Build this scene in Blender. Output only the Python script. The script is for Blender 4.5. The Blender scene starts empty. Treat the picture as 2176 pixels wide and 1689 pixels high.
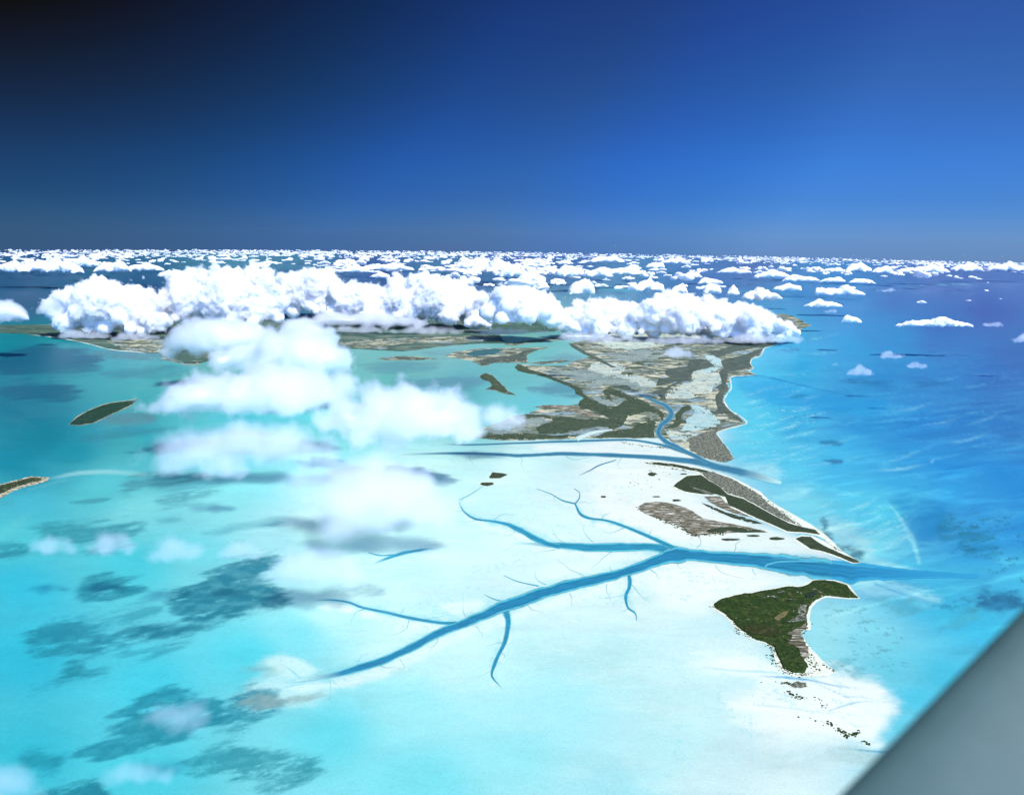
import bpy, bmesh, math, random
import numpy as np
from mathutils import Vector, Matrix, geometry
random.seed(7); rng = np.random.default_rng(7)
S = bpy.context.scene; C = S.collection

# ---------------------------------------------------------------- camera
W, HH, FPX = 2176.0, 1689.0, 1700.0          # size of the photograph, focal length in its pixels
ALT, RE = 2400.0, 6371000.0                  # flying height, earth radius (m)
PITCH, ROLL = math.radians(11.65), math.radians(0.737)
_F = np.array([0, math.cos(PITCH), -math.sin(PITCH)]); _U0 = np.array([0, math.sin(PITCH), math.cos(PITCH)]); _R0 = np.array([1.0, 0, 0])
_R = _R0*math.cos(ROLL)+_U0*math.sin(ROLL); _U = _U0*math.cos(ROLL)-_R0*math.sin(ROLL)
cam = bpy.data.objects.new('camera', bpy.data.cameras.new('camera')); C.objects.link(cam)
m4 = Matrix.Identity(4)
for i in range(3):
    m4[i][0] = _R[i]; m4[i][1] = _U[i]; m4[i][2] = -_F[i]
m4[2][3] = ALT
cam.matrix_world = m4
cd = cam.data; cd.sensor_width = 36; cd.lens = 36*FPX/W; cd.clip_start = 0.1; cd.clip_end = 500000
cd.dof.use_dof = True; cd.dof.focus_distance = 9000; cd.dof.aperture_fstop = 1.45
S.camera = cam

# ---------------------------------------------------------------- sky, sun, exposure
SUN_EL, SUN_AZ = math.radians(55), math.radians(138)     # azimuth clockwise from the view direction (+Y)
SUN = np.array([math.sin(SUN_AZ)*math.cos(SUN_EL), math.cos(SUN_AZ)*math.cos(SUN_EL), math.sin(SUN_EL)])
S.world = bpy.data.worlds.new('World'); S.world.use_nodes = True
wn = S.world.node_tree; N = wn.nodes; L = wn.links; N.clear()
sky = N.new('ShaderNodeTexSky'); sky.sky_type = 'NISHITA'; sky.sun_disc = False
sky.sun_elevation = SUN_EL; sky.sun_rotation = SUN_AZ; sky.altitude = 2400; sky.air_density = 1.0; sky.dust_density = 0.3; sky.ozone_density = 2.5
bg = N.new('ShaderNodeBackground'); bg.inputs['Strength'].default_value = 0.15
wo = N.new('ShaderNodeOutputWorld')
# polarising filter: the sky darkens round the direction that lies across from the sun
tc = N.new('ShaderNodeTexCoord'); dp = N.new('ShaderNodeVectorMath'); dp.operation = 'DOT_PRODUCT'
def pxdir(px, py):
    px = np.asarray(px, float); py = np.asarray(py, float)
    x = (px-W/2)/FPX; y = (HH/2-py)/FPX
    return x[..., None]*_R+y[..., None]*_U+_F
POLE = (-.50305, .71824, .48070)
dp.inputs[1].default_value = POLE; L.new(tc.outputs['Generated'], dp.inputs[0])
def wramp(src, stops):
    r = N.new('ShaderNodeValToRGB'); L.new(src, r.inputs[0]); e = r.color_ramp.elements
    for i, (p, c) in enumerate(stops):
        q = e[i] if i < 2 else e.new(p)
        q.position = p; q.color = (*c, 1)
    return r
rmp = wramp(dp.outputs['Value'], [(0, (4.6, 4.2, 3.3)), (.18, (2.4, 2.3, 2.0)), (.33, (.75, .70, .68)), (.5288, (.66, .67, .69)), (.6002, (.465, .543, .606)), (.6717, (.382, .449, .55)), (.7431, (.35, .367, .40)), (.8146, (.241, .298, .362)), (.8861, (.135, .170, .170)), (.9575, (.106, .030, .0092))])  # first two stops brighten the unseen sun side to fill cloud shadows
# the film and the thin air aloft: deep blue instead of Nishita's pale horizon
sp = N.new('ShaderNodeSeparateXYZ'); L.new(tc.outputs['Generated'], sp.inputs[0]); mr = N.new('ShaderNodeMath'); mr.operation = 'ADD'; L.new(sp.outputs['Z'], mr.inputs[0]); mr.inputs[1].default_value = .1
zr = wramp(mr.outputs[0], [(.07, (.150, .290, .70)), (.10, (.122, .265, .66)), (.13, (.099, .257, .65)), (.14, (.094, .255, .64)), (.18, (.0978, .285, .68)), (.26, (.1225, .2826, .5799)), (.35, (.1403, .2622, .5645)), (.50, (.1619, .2451, .5523)), (1.0, (.62, .80, 1.15))])  # last stop lifts the unseen zenith, added fill for the shadows
mx0 = N.new('ShaderNodeMixRGB'); mx0.blend_type = 'MULTIPLY'; mx0.inputs[0].default_value = 1; L.new(sky.outputs[0], mx0.inputs[1]); L.new(zr.outputs[0], mx0.inputs[2])
mx = N.new('ShaderNodeMixRGB'); mx.blend_type = 'MULTIPLY'; mx.inputs[0].default_value = 1
L.new(mx0.outputs[0], mx.inputs[1]); L.new(rmp.outputs[0], mx.inputs[2]); L.new(mx.outputs[0], bg.inputs[0]); L.new(bg.outputs[0], wo.inputs[0])
sl = bpy.data.lights.new('sun', 'SUN'); sl.energy = 4.2; sl.angle = math.radians(.5); sl.color = (1, .965, .91)
so = bpy.data.objects.new('sun', sl); C.objects.link(so); so.rotation_euler = Vector(-SUN).to_track_quat('-Z', 'Y').to_euler(); so.location = (0, 0, 5000)
S.view_settings.view_transform = 'Standard'; S.view_settings.look = 'None'; S.view_settings.exposure = 0.52; S.view_settings.gamma = 1
S.view_settings.use_curve_mapping = False
S.render.engine = 'CYCLES'; cy = S.cycles
cy.max_bounces = 16; cy.diffuse_bounces = 3; cy.glossy_bounces = 2; cy.transmission_bounces = 4; cy.volume_bounces = 14; cy.transparent_max_bounces = 24
cy.use_denoising = True; cy.volume_step_rate = 1.0; cy.volume_max_steps = 96

# ---------------------------------------------------------------- pixel <-> place
def G(px, py, z=0.0):
    """the point at height z over the curved sea that the photograph shows at this pixel"""
    d = pxdir(px, py); h = ALT-z
    a = (d[..., 0]**2+d[..., 1]**2)/(2*RE); b = d[..., 2]
    disc = np.maximum(b*b-4*a*h, 0)
    t = (-b-np.sqrt(disc))/(2*a)
    p = d*t[..., None]; p[..., 2] += ALT
    return p
def PX(x, y, z):
    v = np.stack([x, y, z-ALT], -1); w = v@_F
    w = np.where(w < 1, 1, w)
    return W/2+FPX*(v@_R)/w, HH/2-FPX*(v@_U)/w, v@_F
def zc(x, y): return -(x*x+y*y)/(2*RE)
def lin(c):
    c = np.asarray(c, float)/255
    return np.where(c <= .04045, c/12.92, ((c+.055)/1.055)**2.4)

# ---------------------------------------------------------------- noise
def _h2(ix, iy, s):
    n = (ix.astype(np.int64)*374761393+iy.astype(np.int64)*668265263+s*974711) & 0xffffffff
    n = ((n ^ (n >> 13))*1274126177) & 0xffffffff
    return ((n ^ (n >> 16)) & 0xffff)/65535.0
def vnoise(x, y, s=0):
    ix = np.floor(x); iy = np.floor(y); fx = x-ix; fy = y-iy
    fx = fx*fx*fx*(fx*(fx*6-15)+10); fy = fy*fy*fy*(fy*(fy*6-15)+10)
    a = _h2(ix, iy, s); b = _h2(ix+1, iy, s); c = _h2(ix, iy+1, s); d = _h2(ix+1, iy+1, s)
    return (a+(b-a)*fx)*(1-fy)+(c+(d-c)*fx)*fy
def fbm(x, y, o=4, s=0, g=.5):
    v = 0; a = 1; t = 0
    for i in range(o):
        v = v+a*vnoise(x, y, s+i*17); t += a; a *= g; x = x*2.03+11.7; y = y*2.03+5.3
    return v/t
def _h3(i, j, k, s):
    n = (i*374761393+j*668265263+k*2147483647+s*974711) & 0xffffffff
    n = ((n ^ (n >> 13))*1274126177) & 0xffffffff
    n = ((n ^ (n >> 15))*2246822519) & 0xffffffff
    return ((n ^ (n >> 16)) & 0xffff)/65535.0
def vnoise3(p, s=0):
    b = np.floor(p).astype(np.int64); f = p-b; f = f*f*(3-2*f); r = 0
    for i in (0, 1):
        for j in (0, 1):
            for k in (0, 1):
                w = (f[:, 0] if i else 1-f[:, 0])*(f[:, 1] if j else 1-f[:, 1])*(f[:, 2] if k else 1-f[:, 2])
                r = r+w*_h3(b[:, 0]+i, b[:, 1]+j, b[:, 2]+k, s)
    return r
def worley3(p, s=0):
    b = np.floor(p).astype(np.int64); m = np.full(len(p), 9.0)
    for i in (-1, 0, 1):
        for j in (-1, 0, 1):
            for k in (-1, 0, 1):
                c = b+np.array([i, j, k])
                q = c+np.stack([_h3(c[:, 0], c[:, 1], c[:, 2], s+q_) for q_ in (1, 2, 3)], 1)
                m = np.minimum(m, ((q-p)**2).sum(1))
    return np.sqrt(m)

# ---------------------------------------------------------------- objects
def tag(o, label=None, cat=None, group=None, kind=None):
    if label: o['label'] = label
    if cat: o['category'] = cat
    if group: o['group'] = group
    if kind: o['kind'] = kind
    return o
def link(name, me, mat=None, parent=None):
    o = bpy.data.objects.new(name, me); C.objects.link(o)
    if mat and me is not None and not me.materials: me.materials.append(mat)
    if parent is not None: o.parent = parent
    return o
def mesh_np(name, v, f, smooth=True, col=None):
    """v (n,3) and f (m,3 or 4) arrays to a mesh"""
    me = bpy.data.meshes.new(name); v = np.ascontiguousarray(v, np.float32); f = np.ascontiguousarray(f, np.int32); k = f.shape[1]
    me.vertices.add(len(v)); me.vertices.foreach_set('co', v.ravel())
    me.loops.add(f.size); me.loops.foreach_set('vertex_index', f.ravel())
    me.polygons.add(len(f)); me.polygons.foreach_set('loop_start', np.arange(0, f.size, k, dtype=np.int32))
    me.polygons.foreach_set('use_smooth', np.full(len(f), smooth))
    me.update(calc_edges=True)
    for nm, c in (col or {}).items():
        if c.ndim == 1:
            at = me.attributes.new(nm, 'FLOAT', 'POINT'); at.data.foreach_set('value', c.astype(np.float32))
        else:
            at = me.attributes.new(nm, 'FLOAT_COLOR', 'POINT'); at.data.foreach_set('color', np.c_[c, np.ones(len(c))].astype(np.float32).ravel())
    return me
class NT:
    """small helper round a material's node tree"""
    def __init__(s, name):
        s.m = bpy.data.materials.new(name); s.m.use_nodes = True; s.t = s.m.node_tree; s.t.nodes.clear(); s.out = s.n('OutputMaterial')
    def n(s, typ, **kw):
        x = s.t.nodes.new('ShaderNode'+typ)
        for k, v in kw.items():
            if hasattr(x, k) and k not in x.inputs: setattr(x, k, v)
            else: s.set(x.inputs[k], v)
        return x
    def set(s, sock, v):
        if hasattr(v, 'is_output'): s.t.links.new(v, sock)
        elif isinstance(v, bpy.types.Node): s.t.links.new(v.outputs[0], sock)
        else: sock.default_value = v
    def math(s, op, a, b=0.0, c=0.0, clamp=False):
        x = s.n('Math'); x.operation = op; x.use_clamp = clamp
        for i, v in enumerate((a, b, c)): s.set(x.inputs[i], v)
        return x.outputs[0]
    def mix(s, f, a, b, mode='MIX'):
        x = s.n('MixRGB'); x.blend_type = mode
        for i, v in enumerate((f, a, b)): s.set(x.inputs[i], (*v, 1) if isinstance(v, (tuple, np.ndarray)) and len(v) == 3 else v)
        return x.outputs[0]
    def ramp(s, f, stops):
        x = s.n('ValToRGB'); s.set(x.inputs[0], f); e = x.color_ramp.elements
        for i, (p, c) in enumerate(stops):
            q = e[i] if i < 2 else e.new(p)
            q.position = p; q.color = (*c, 1) if hasattr(c, '__len__') else (c, c, c, 1)
        return x.outputs[0]
    def noise(s, vec, scale, detail=4, rough=.55, dist=0.0):
        x = s.n('TexNoise'); s.set(x.inputs['Vector'], vec)
        x.inputs['Scale'].default_value = scale; x.inputs['Detail'].default_value = detail; x.inputs['Roughness'].default_value = rough; x.inputs['Distortion'].default_value = dist
        return x.outputs['Fac']
    def mapping(s, vec, sc, rot=(0, 0, 0)):
        x = s.n('Mapping'); s.set(x.inputs['Vector'], vec); x.inputs['Scale'].default_value = sc; x.inputs['Rotation'].default_value = rot
        return x.outputs[0]
    def pos(s): return s.n('NewGeometry').outputs['Position']
# ---------------------------------------------------------------- the sea: one curved sheet, its tint follows the depth and the bottom, with cloud shade and far haze painted in
SEA_PTS = '''20 600 45 95 140;60 640 50 95 140;20 720 20 140 160;120 735 30 150 165;250 770 60 165 180;60 760 20 120 150;330 790 70 175 185
450 800 110 180 180;40 870 20 120 150;300 880 60 170 180;60 930 15 130 155;30 980 20 140 170;150 960 20 145 170;350 930 50 170 190
450 960 80 195 210;550 900 60 190 210;200 1030 95 200 215;60 1070 80 190 215;300 1090 130 215 225;50 1130 90 205 220;500 1060 140 220 230
650 1000 150 225 240;700 1100 197 238 245;800 1000 192 243 250;60 1250 60 195 225;300 1210 80 205 225;450 1180 120 215 230;600 1150 170 225 240
40 1400 55 190 220;300 1440 75 205 230;640 1330 130 225 240;500 1380 90 215 235;60 1600 60 190 215;300 1640 80 205 225;700 1560 110 220 238
900 1650 130 225 240;850 1500 165 235 245;1100 1600 160 230 242;1300 1660 175 230 242;1000 1400 212 248 250;1200 1500 180 238 248;1300 1400 202 238 245
1400 1600 197 235 243;1550 1650 212 235 242;1700 1650 232 243 248;1500 1500 212 243 248;800 1250 207 241 248;1000 1200 217 243 248;900 1150 197 235 245
850 1350 221 251 252;700 1300 197 243 248;1200 1300 217 245 250;1400 1300 229 247 250;1500 1230 255 255 255;1250 1230 243 253 253;900 1000 212 248 252
1100 1000 229 251 253;1300 1000 252 253 255;1000 1080 212 245 250;1200 1120 233 253 255;1100 1180 225 245 250;1400 1050 255 251 250;1350 1100 253 255 255
1500 1150 255 255 255;1480 955 255 253 255;1330 950 243 249 250;1150 955 212 239 246;760 760 120 190 190;850 790 100 185 185;900 760 125 185 185
1000 830 95 165 182;1000 870 95 205 215;1150 860 100 200 215;1180 890 130 215 225;1100 800 105 185 190;1150 760 115 190 190;1100 715 130 190 185
1200 790 120 180 188;620 760 120 185 185;700 900 110 215 225;600 880 90 205 220;850 900 150 225 235;1080 880 120 205 215;1600 800 69 193 235
1700 700 80 175 225;1750 640 80 140 205;2000 600 90 120 190;2100 660 82 105 182;2150 600 95 125 195;1900 640 85 125 195;2000 700 72 115 190
1850 700 75 150 215;1800 660 85 150 215;1600 880 89 208 242;2050 1300 68 185 225;2100 1330 68 190 230;1850 1350 135 215 235;1900 1420 110 205 230
2000 1430 75 195 230;1950 1480 80 200 232;1850 1450 120 205 228;1780 1330 165 225 238;1750 1380 158 222 236;1900 1540 100 205 232;1690 1550 245 249 252
1800 1520 255 254 255;1580 1400 232 247 250;300 620 45 95 145;800 570 66 102 165;1200 560 80 118 175;1450 620 80 130 185;1600 570 95 125 185
2000 575 98 125 190;1500 600 88 126 190;600 640 60 110 160;1000 620 60 105 160;100 545 50 95 150;1088 535 75 110 170;2100 560 100 125 190
1560 870 104 213 240;1575 820 94 208 240;1620 920 94 213 242;1700 780 54 173 225;1600 820 69 198 238;1650 850 61 186 233;1700 900 64 174 223
1800 850 59 158 215;1900 800 55 145 210;2000 800 55 135 205;2100 800 65 120 195;2150 760 75 115 185;1900 720 65 150 215;1800 730 60 165 225
2000 740 75 130 200;1850 900 50 150 215;1950 900 45 137 210;2050 900 52 130 202;2150 900 58 125 195;1800 960 69 183 232;1900 960 50 152 218
2000 1000 45 147 220;2100 1000 48 145 218;2150 1050 45 140 215;1700 980 94 203 238;1800 1030 75 190 235;1900 1040 65 175 230;2000 1060 58 165 228
1720 1080 130 215 235;1800 1080 95 205 235;1880 1110 90 205 235;1980 1130 55 142 207;2050 1090 55 150 215;2060 1180 50 152 216;2150 1150 52 150 220
1880 1170 130 220 238;1950 1230 75 187 228;2050 1230 78 187 228;2150 1230 80 190 232;2000 1285 75 190 228'''
ctl = np.array([[float(q) for q in s.split()] for s in SEA_PTS.replace('\n', ';').split(';')])
KALB = np.array([1.82, 1.74, 2.22])
def shade(px, py):
    """tint at a place, from soundings at known points"""
    cl = lin(ctl[:, 2:]); out = np.zeros((len(px), 3))
    for a in range(0, len(px), 60000):
        x = px[a:a+60000, None]; y = py[a:a+60000, None]
        d2 = (x-ctl[None, :, 0])**2+((y-ctl[None, :, 1])*1.5)**2
        w = 1/(d2+1400)**1.55
        out[a:a+60000] = (w@cl)/w.sum(1)[:, None]
    return out
def sstep(v): v = np.clip(v, 0, 1); return v*v*(3-2*v)
def seg_dist(px, py, pts):
    """distance to a polyline and the position along it (index units)"""
    best = np.full(len(px), 1e9); tt = np.zeros(len(px))
    for i in range(len(pts)-1):
        ax, ay = pts[i][:2]; bx, by = pts[i+1][:2]; dx, dy = bx-ax, by-ay; L2 = dx*dx+dy*dy+1e-9
        t = np.clip(((px-ax)*dx+(py-ay)*dy)/L2, 0, 1)
        d = np.hypot(px-ax-t*dx, py-ay-t*dy); m = d < best
        best[m] = d[m]; tt[m] = i+t[m]
    return best, tt
def poly_sd(px, py, poly):
    d, _ = seg_dist(px, py, list(poly)+[poly[0]])
    ins = np.zeros(len(px), bool); n = len(poly)
    for i in range(n):
        x0, y0 = poly[i][:2]; x1, y1 = poly[(i+1) % n][:2]
        if y0 == y1: continue
        ins ^= ((y0 > py) != (y1 > py)) & (px < (x1-x0)*(py-y0)/(y1-y0)+x0)
    return np.where(ins, d, -d)
def crv(pts, k=6):
    """Catmull-Rom through the points, any number of columns"""
    p = np.array(pts, float); q = np.vstack([2*p[0]-p[1], p, 2*p[-1]-p[-2]]); o = []
    for i in range(1, len(q)-2):
        for j in range(k):
            t = j/k
            o.append(.5*((2*q[i])+(-q[i-1]+q[i+1])*t+(2*q[i-1]-5*q[i]+4*q[i+1]-q[i+2])*t*t+(-q[i-1]+3*q[i]-3*q[i+1]+q[i+2])*t**3))
    o.append(p[-1]); return np.array(o)

class Paint:
    def __init__(s, x, y, px, py, vis, col): s.x, s.y, s.px, s.py, s.vis, s.col = x, y, px, py, vis, col
    def sel(s, pts, pad):
        p = np.array([q[:2] for q in pts])
        return np.nonzero(s.vis & (s.px > p[:, 0].min()-pad) & (s.px < p[:, 0].max()+pad) & (s.py > p[:, 1].min()-pad) & (s.py < p[:, 1].max()+pad))[0]
    def put(s, i, m, c): s.col[i] = s.col[i]*(1-m[:, None])+lin(c)*m[:, None]
    def area(s, poly, c, soft=8, amp=10, k=1.0, scale=150., streak=3., seed=0, patch=0.0, rot=0.0):
        poly = crv(list(poly)+[poly[0]], 4)[:-1]
        i = s.sel(poly, soft+amp)
        if not len(i): return
        sd = poly_sd(s.px[i], s.py[i], poly)
        X, Y = s.x[i], s.y[i]
        if rot: X, Y = X*math.cos(rot)+Y*math.sin(rot), Y*math.cos(rot)-X*math.sin(rot)
        n = fbm(X/scale/streak, Y/scale, 6, seed, .6)-.5
        m = sstep((sd+n*2.6*amp)/soft+.5)
        if patch: m = m*sstep((fbm(X/scale/streak*1.6, Y/scale*1.3, 6, seed+5, .62)-.5+(1-patch)*.30)/.30+.35)
        if patch: m = m*(.80+.34*np.clip(fbm(X/scale*1.3+9, Y/scale*1.8, 4, seed+9)*2-.5, 0, .8))
        s.put(i, np.clip(m*k, 0, 1), c)
    def line(s, pts, c, k=1.0, soft=.8, amp=0., scale=60., seed=0):
        """pts: x, y, half width in pixels; soft is the share of the width that fades"""
        p = crv(pts, 5); w = p[:, 2]; i = s.sel(p, w.max()+amp+2)
        if not len(i): return
        d, t = seg_dist(s.px[i], s.py[i], p); ww = np.interp(t, np.arange(len(p)), w)
        if amp: d = d+(fbm(s.x[i]/scale, s.y[i]/scale, 4, seed)-.5)*2*amp
        kk = np.interp(t, np.arange(len(p)), p[:, 3]) if p.shape[1] > 3 else 1.0
        s.put(i, sstep((ww-d)/(ww*soft+1e-6))*k*kk, c)

# fine sheet ahead, coarse all round
tz = np.concatenate([np.geomspace(.0120, .03, 46)[:-1], np.arange(.03, .86, 1.30/800)]); rr = ALT/tz
az = np.concatenate([np.arange(-.78, .78, 1.15/800), np.linspace(.80, 2*math.pi-.80, 60)])
A, Rr = np.meshgrid(az, rr); gx = (Rr*np.sin(A)).ravel(); gy = (Rr*np.cos(A)).ravel(); gz = zc(gx, gy)
npx, npy, nw = PX(gx, gy, gz)
vis = (nw > 500) & (npx > -500) & (npx < W+500) & (npy > 480) & (npy < HH+400)
# the soundings are looked up a little off, so that zones get natural edges
wx = (fbm(gx/1400, gy/1400, 4, 31)-.5)*120; wy = (fbm(gx/1400, gy/1400, 4, 47)-.5)*50
qy = np.clip(npy, 530, HH+40); dep = np.clip((qy-530)/400, 0, 1)
col = shade(np.clip(npx+wx*dep, -60, W+60), qy+wy*dep*np.clip((qy-530)/300, .1, 1))
P = Paint(gx, gy, npx, npy, vis, col)
nb = fbm(gx/500, gy/260, 5, 3)-.5
col *= (1+.08*nb*np.clip((npy-560)/200, 0, 1))[:, None]

exec_features = True
# pale tidal flats, sand bars and flood deltas
W_ = (250, 253, 255)
P.area([(1470, 1412), (1600, 1392), (1690, 1440), (1770, 1424), (1850, 1440), (1882, 1470), (1897, 1502), (1884, 1522), (1874, 1560), (1872, 1588), (1835, 1592), (1780, 1575), (1710, 1556), (1640, 1545), (1580, 1528), (1545, 1495), (1600, 1450)], (253, 253, 254), 46, 22, .95, 100, 2.2, 11)
P.area([(1300, 995), (1400, 985), (1450, 1020), (1480, 1060), (1600, 1110), (1690, 1135), (1780, 1190), (1700, 1178), (1560, 1168), (1440, 1155), (1330, 1110), (1260, 1060)], (253, 251, 250), 26, 8, .9, 200, 2, 12)
P.area([(1150, 943), (1300, 941), (1400, 945), (1450, 965), (1480, 985), (1380, 970), (1250, 962), (1140, 955)], (250, 250, 252), 14, 4, .85, 200, 3, 13)
P.area([(1380, 1225), (1450, 1203), (1560, 1212), (1680, 1232), (1720, 1240), (1620, 1256), (1530, 1270), (1470, 1300), (1400, 1270)], (254, 254, 255), 40, 10, .85, 200, 2, 14)
P.area([(500, 1500), (540, 1440), (580, 1405), (650, 1420), (700, 1460), (680, 1490), (560, 1505)], (205, 238, 245), 40, 20, .7, 90, 2.5, 15)
P.area([(565, 1405), (600, 1395), (640, 1400), (670, 1425), (640, 1440), (590, 1430)], (220, 246, 250), 16, 6, .7, 80, 2, 16)
P.area([(675, 1290), (700, 1278), (760, 1285), (770, 1296), (700, 1300)], (235, 253, 254), 10, 5, .8, 90, 2, 17)
P.area([(935, 1285), (985, 1277), (1030, 1282), (1000, 1306), (972, 1312)], (240, 254, 254), 14, 5, .85, 90, 2, 18)
P.area([(835, 1330), (890, 1318), (945, 1330), (900, 1342), (850, 1345)], (238, 253, 254), 14, 5, .8, 90, 2, 19)
P.area([(1170, 1290), (1230, 1255), (1330, 1230), (1330, 1290), (1250, 1350)], (224, 246, 250), 50, 12, .6, 150, 2, 20)
P.area([(1060, 1140), (1110, 1135), (1150, 1160), (1080, 1160)], (236, 252, 253), 12, 5, .7, 90, 2, 21)
P.area([(1580, 985), (1640, 985), (1660, 1005), (1655, 1022), (1620, 1018), (1570, 1000)], (180, 233, 248), 30, 16, .75, 70, 4, 22, .25, .35)
P.area([(1640, 1055), (1700, 1030), (1720, 1040), (1700, 1060), (1650, 1062)], (165, 230, 245), 26, 12, .7, 70, 4, 23, .2, .35)
P.area([(1735, 1130), (1760, 1105), (1800, 1110), (1850, 1150), (1850, 1180), (1800, 1170), (1760, 1150)], (175, 222, 235), 34, 20, .75, 70, 3, 24, .2, .4)
P.area([(1800, 1190), (1850, 1185), (1950, 1210), (1960, 1215), (1880, 1205)], (170, 230, 245), 12, 4, .75, 90, 3, 25)
P.area([(1800, 1225), (1880, 1228), (1960, 1250), (2000, 1275), (1960, 1285), (1880, 1262), (1820, 1250)], (170, 228, 245), 26, 14, .75, 70, 4, 26, .2, -.25)
P.line([(1880, 1060, 3, 0), (1905, 1090, 7, 1), (1930, 1130, 9, 1), (1945, 1165, 8, 1), (1953, 1195, 5, .6)], (150, 225, 242), .75, .95, 5, 90, 8)
P.area([(1890, 1062), (1930, 1050), (2010, 1075), (2000, 1130), (1975, 1150), (1950, 1150), (1925, 1110)], (30, 130, 195), 30, 14, .55, 120, 2, 27)
for k, (x0, y0, x1, y1, w, a) in enumerate([(1560, 860, 1640, 842, 2, .7), (1590, 905, 1665, 892, 3, .7), (1640, 915, 1700, 895, 3, .7), (1540, 985, 1600, 960, 3, .5), (1600, 985, 1720, 955, 3, .6), (1560, 1000, 1640, 975, 3, .5),
        (1780, 1095, 1860, 1060, 4, .5), (1800, 1120, 1890, 1085, 4, .5), (1830, 1145, 1915, 1110, 4, .5), (1850, 1170, 1930, 1145, 4, .5), (1700, 990, 1850, 965, 4, .35), (1850, 1000, 1975, 985, 5, .5), (1975, 985, 1990, 970, 4, .4),
        (1660, 930, 1760, 905, 3, .45), (1720, 950, 1830, 925, 3, .35), (1870, 985, 1960, 955, 4, .3), (2000, 945, 2110, 915, 5, .25), (2040, 905, 2140, 870, 5, .2), (1950, 905, 2060, 880, 4, .22), (1890, 875, 1990, 852, 4, .25),
        (1600, 830, 1680, 815, 2, .5), (1640, 795, 1760, 790, 2, .35), (1700, 750, 1800, 744, 2, .4), (1690, 722, 1790, 708, 2, .55), (1750, 1050, 1870, 1040, 3, .3), (1700, 925, 1720, 915, 3, .4)]):
    mid = ((x0+x1)/2+rng.uniform(-5, 5), (y0+y1)/2+4)
    P.line([(x0, y0, w*.4, 0), (*mid, w, 1), (x1, y1, w*.4, 0)], (165, 228, 248), a, 1, 2.5, 70, k)
    P.line([(x0+12, y0+7, w*.3, 0), (mid[0]+14, mid[1]+7, w, 1), (x1+6, y1+6, w*.3, 0)], (25, 130, 205), a*.45, 1, 2.5, 70, k+40)
cx_, sx_ = math.cos(.42), math.sin(.42); X_, Y_ = gx*cx_+gy*sx_, gy*cx_-gx*sx_
east = sstep((npx-(1560+(npy-900)*.35))/160)*sstep((npy-700)/160)*sstep((1420-npy)/160)*vis
rid = 1-np.abs(2*fbm(X_/1300, Y_/260, 5, 77, .5)-1); rid = np.clip((rid-.80)/.20, 0, 1)**1.6*fbm(gx/900, gy/900, 3, 78)*1.5
P.col *= (1+(east*(rid*.32-.02))[:, None]*np.array([1.6, 1, .5]))
trg = np.clip((.44-fbm(X_/1100, Y_/160, 5, 79))/.1, 0, 1); P.col *= (1-(east*trg*.10)[:, None]*np.array([1, 1, .6]))
reef = sstep((npx-1960-(1130-npy)*.1)/80)*sstep((npy-1060)/60)*sstep((1330-npy)/60)*vis*np.clip((fbm(X_/120, Y_/30, 4, 80)-.63)/.05, 0, 1)*sstep((fbm(gx/420, gy/420, 3, 81)-.5)/.15)
P.put(np.arange(len(gx)), reef*.6, (50, 110, 130))
bay = sstep((npx-1730)/50)*sstep((npy-1260)/40)*sstep((1450-npy)/30)*sstep((1960-npx)/60)*vis*np.clip((fbm(gx/60, gy/25, 4, 82)-.68)/.04, 0, 1)
P.put(np.arange(len(gx)), bay*.5, (95, 150, 160))
for k in range(46):
    x = rng.uniform(1550, 1700); y = rng.uniform(810, 985); Ln = rng.uniform(25, 80); sl = rng.uniform(.12, .32); w = rng.uniform(1., 2.4)
    if x < 1560+max(0, 900-y)*.1 and y < 900: x += 40
    P.line([(x, y, w*.4, 0), (x+Ln*.5, y-Ln*sl*.35, w, 1), (x+Ln, y-Ln*sl, w*.3, 0)], (190, 238, 250), rng.uniform(.25, .6), 1, 2, 60, 700+k)
for k in range(30):
    x = rng.uniform(1720, 1890); y = 1050+(x-1720)*.5+rng.uniform(-10, 60); Ln = rng.uniform(40, 110); w = rng.uniform(1.2, 3)
    P.line([(x, y, w*.4, 0), (x+Ln*.55, y-Ln*.10, w, 1), (x+Ln, y-Ln*.38, w*.3, 0)], (180, 234, 246), rng.uniform(.2, .5), 1, 2.5, 60, 760+k)
for k in range(40):
    x = rng.uniform(1720, 2130); y = rng.uniform(760, 1040); Ln = rng.uniform(70, 200); w = rng.uniform(1.5, 4)
    P.line([(x, y, w*.4, 0), (x+Ln*.5, y-Ln*.06, w, 1), (x+Ln, y-Ln*.2, w*.3, 0)], (110, 205, 240) if k % 2 else (28, 118, 190), rng.uniform(.12, .35), 1, 4, 90, 800+k)
# deeper drop along the edge of the shelf
P.line([(1555, 803, 2, 1), (1605, 798, 2.5, 1), (1650, 806, 3, 1), (1700, 818, 3, .9), (1760, 832, 3, .7), (1830, 842, 3, .5), (1890, 842, 3, .2)], (30, 130, 200), .8, .9, 1.5, 80, 61)
P.area([(1565, 806), (1620, 803), (1700, 822), (1790, 845), (1880, 850), (1850, 880), (1720, 870), (1620, 850), (1575, 830)], (38, 158, 225), 22, 8, .5, 150, 2, 28)
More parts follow.
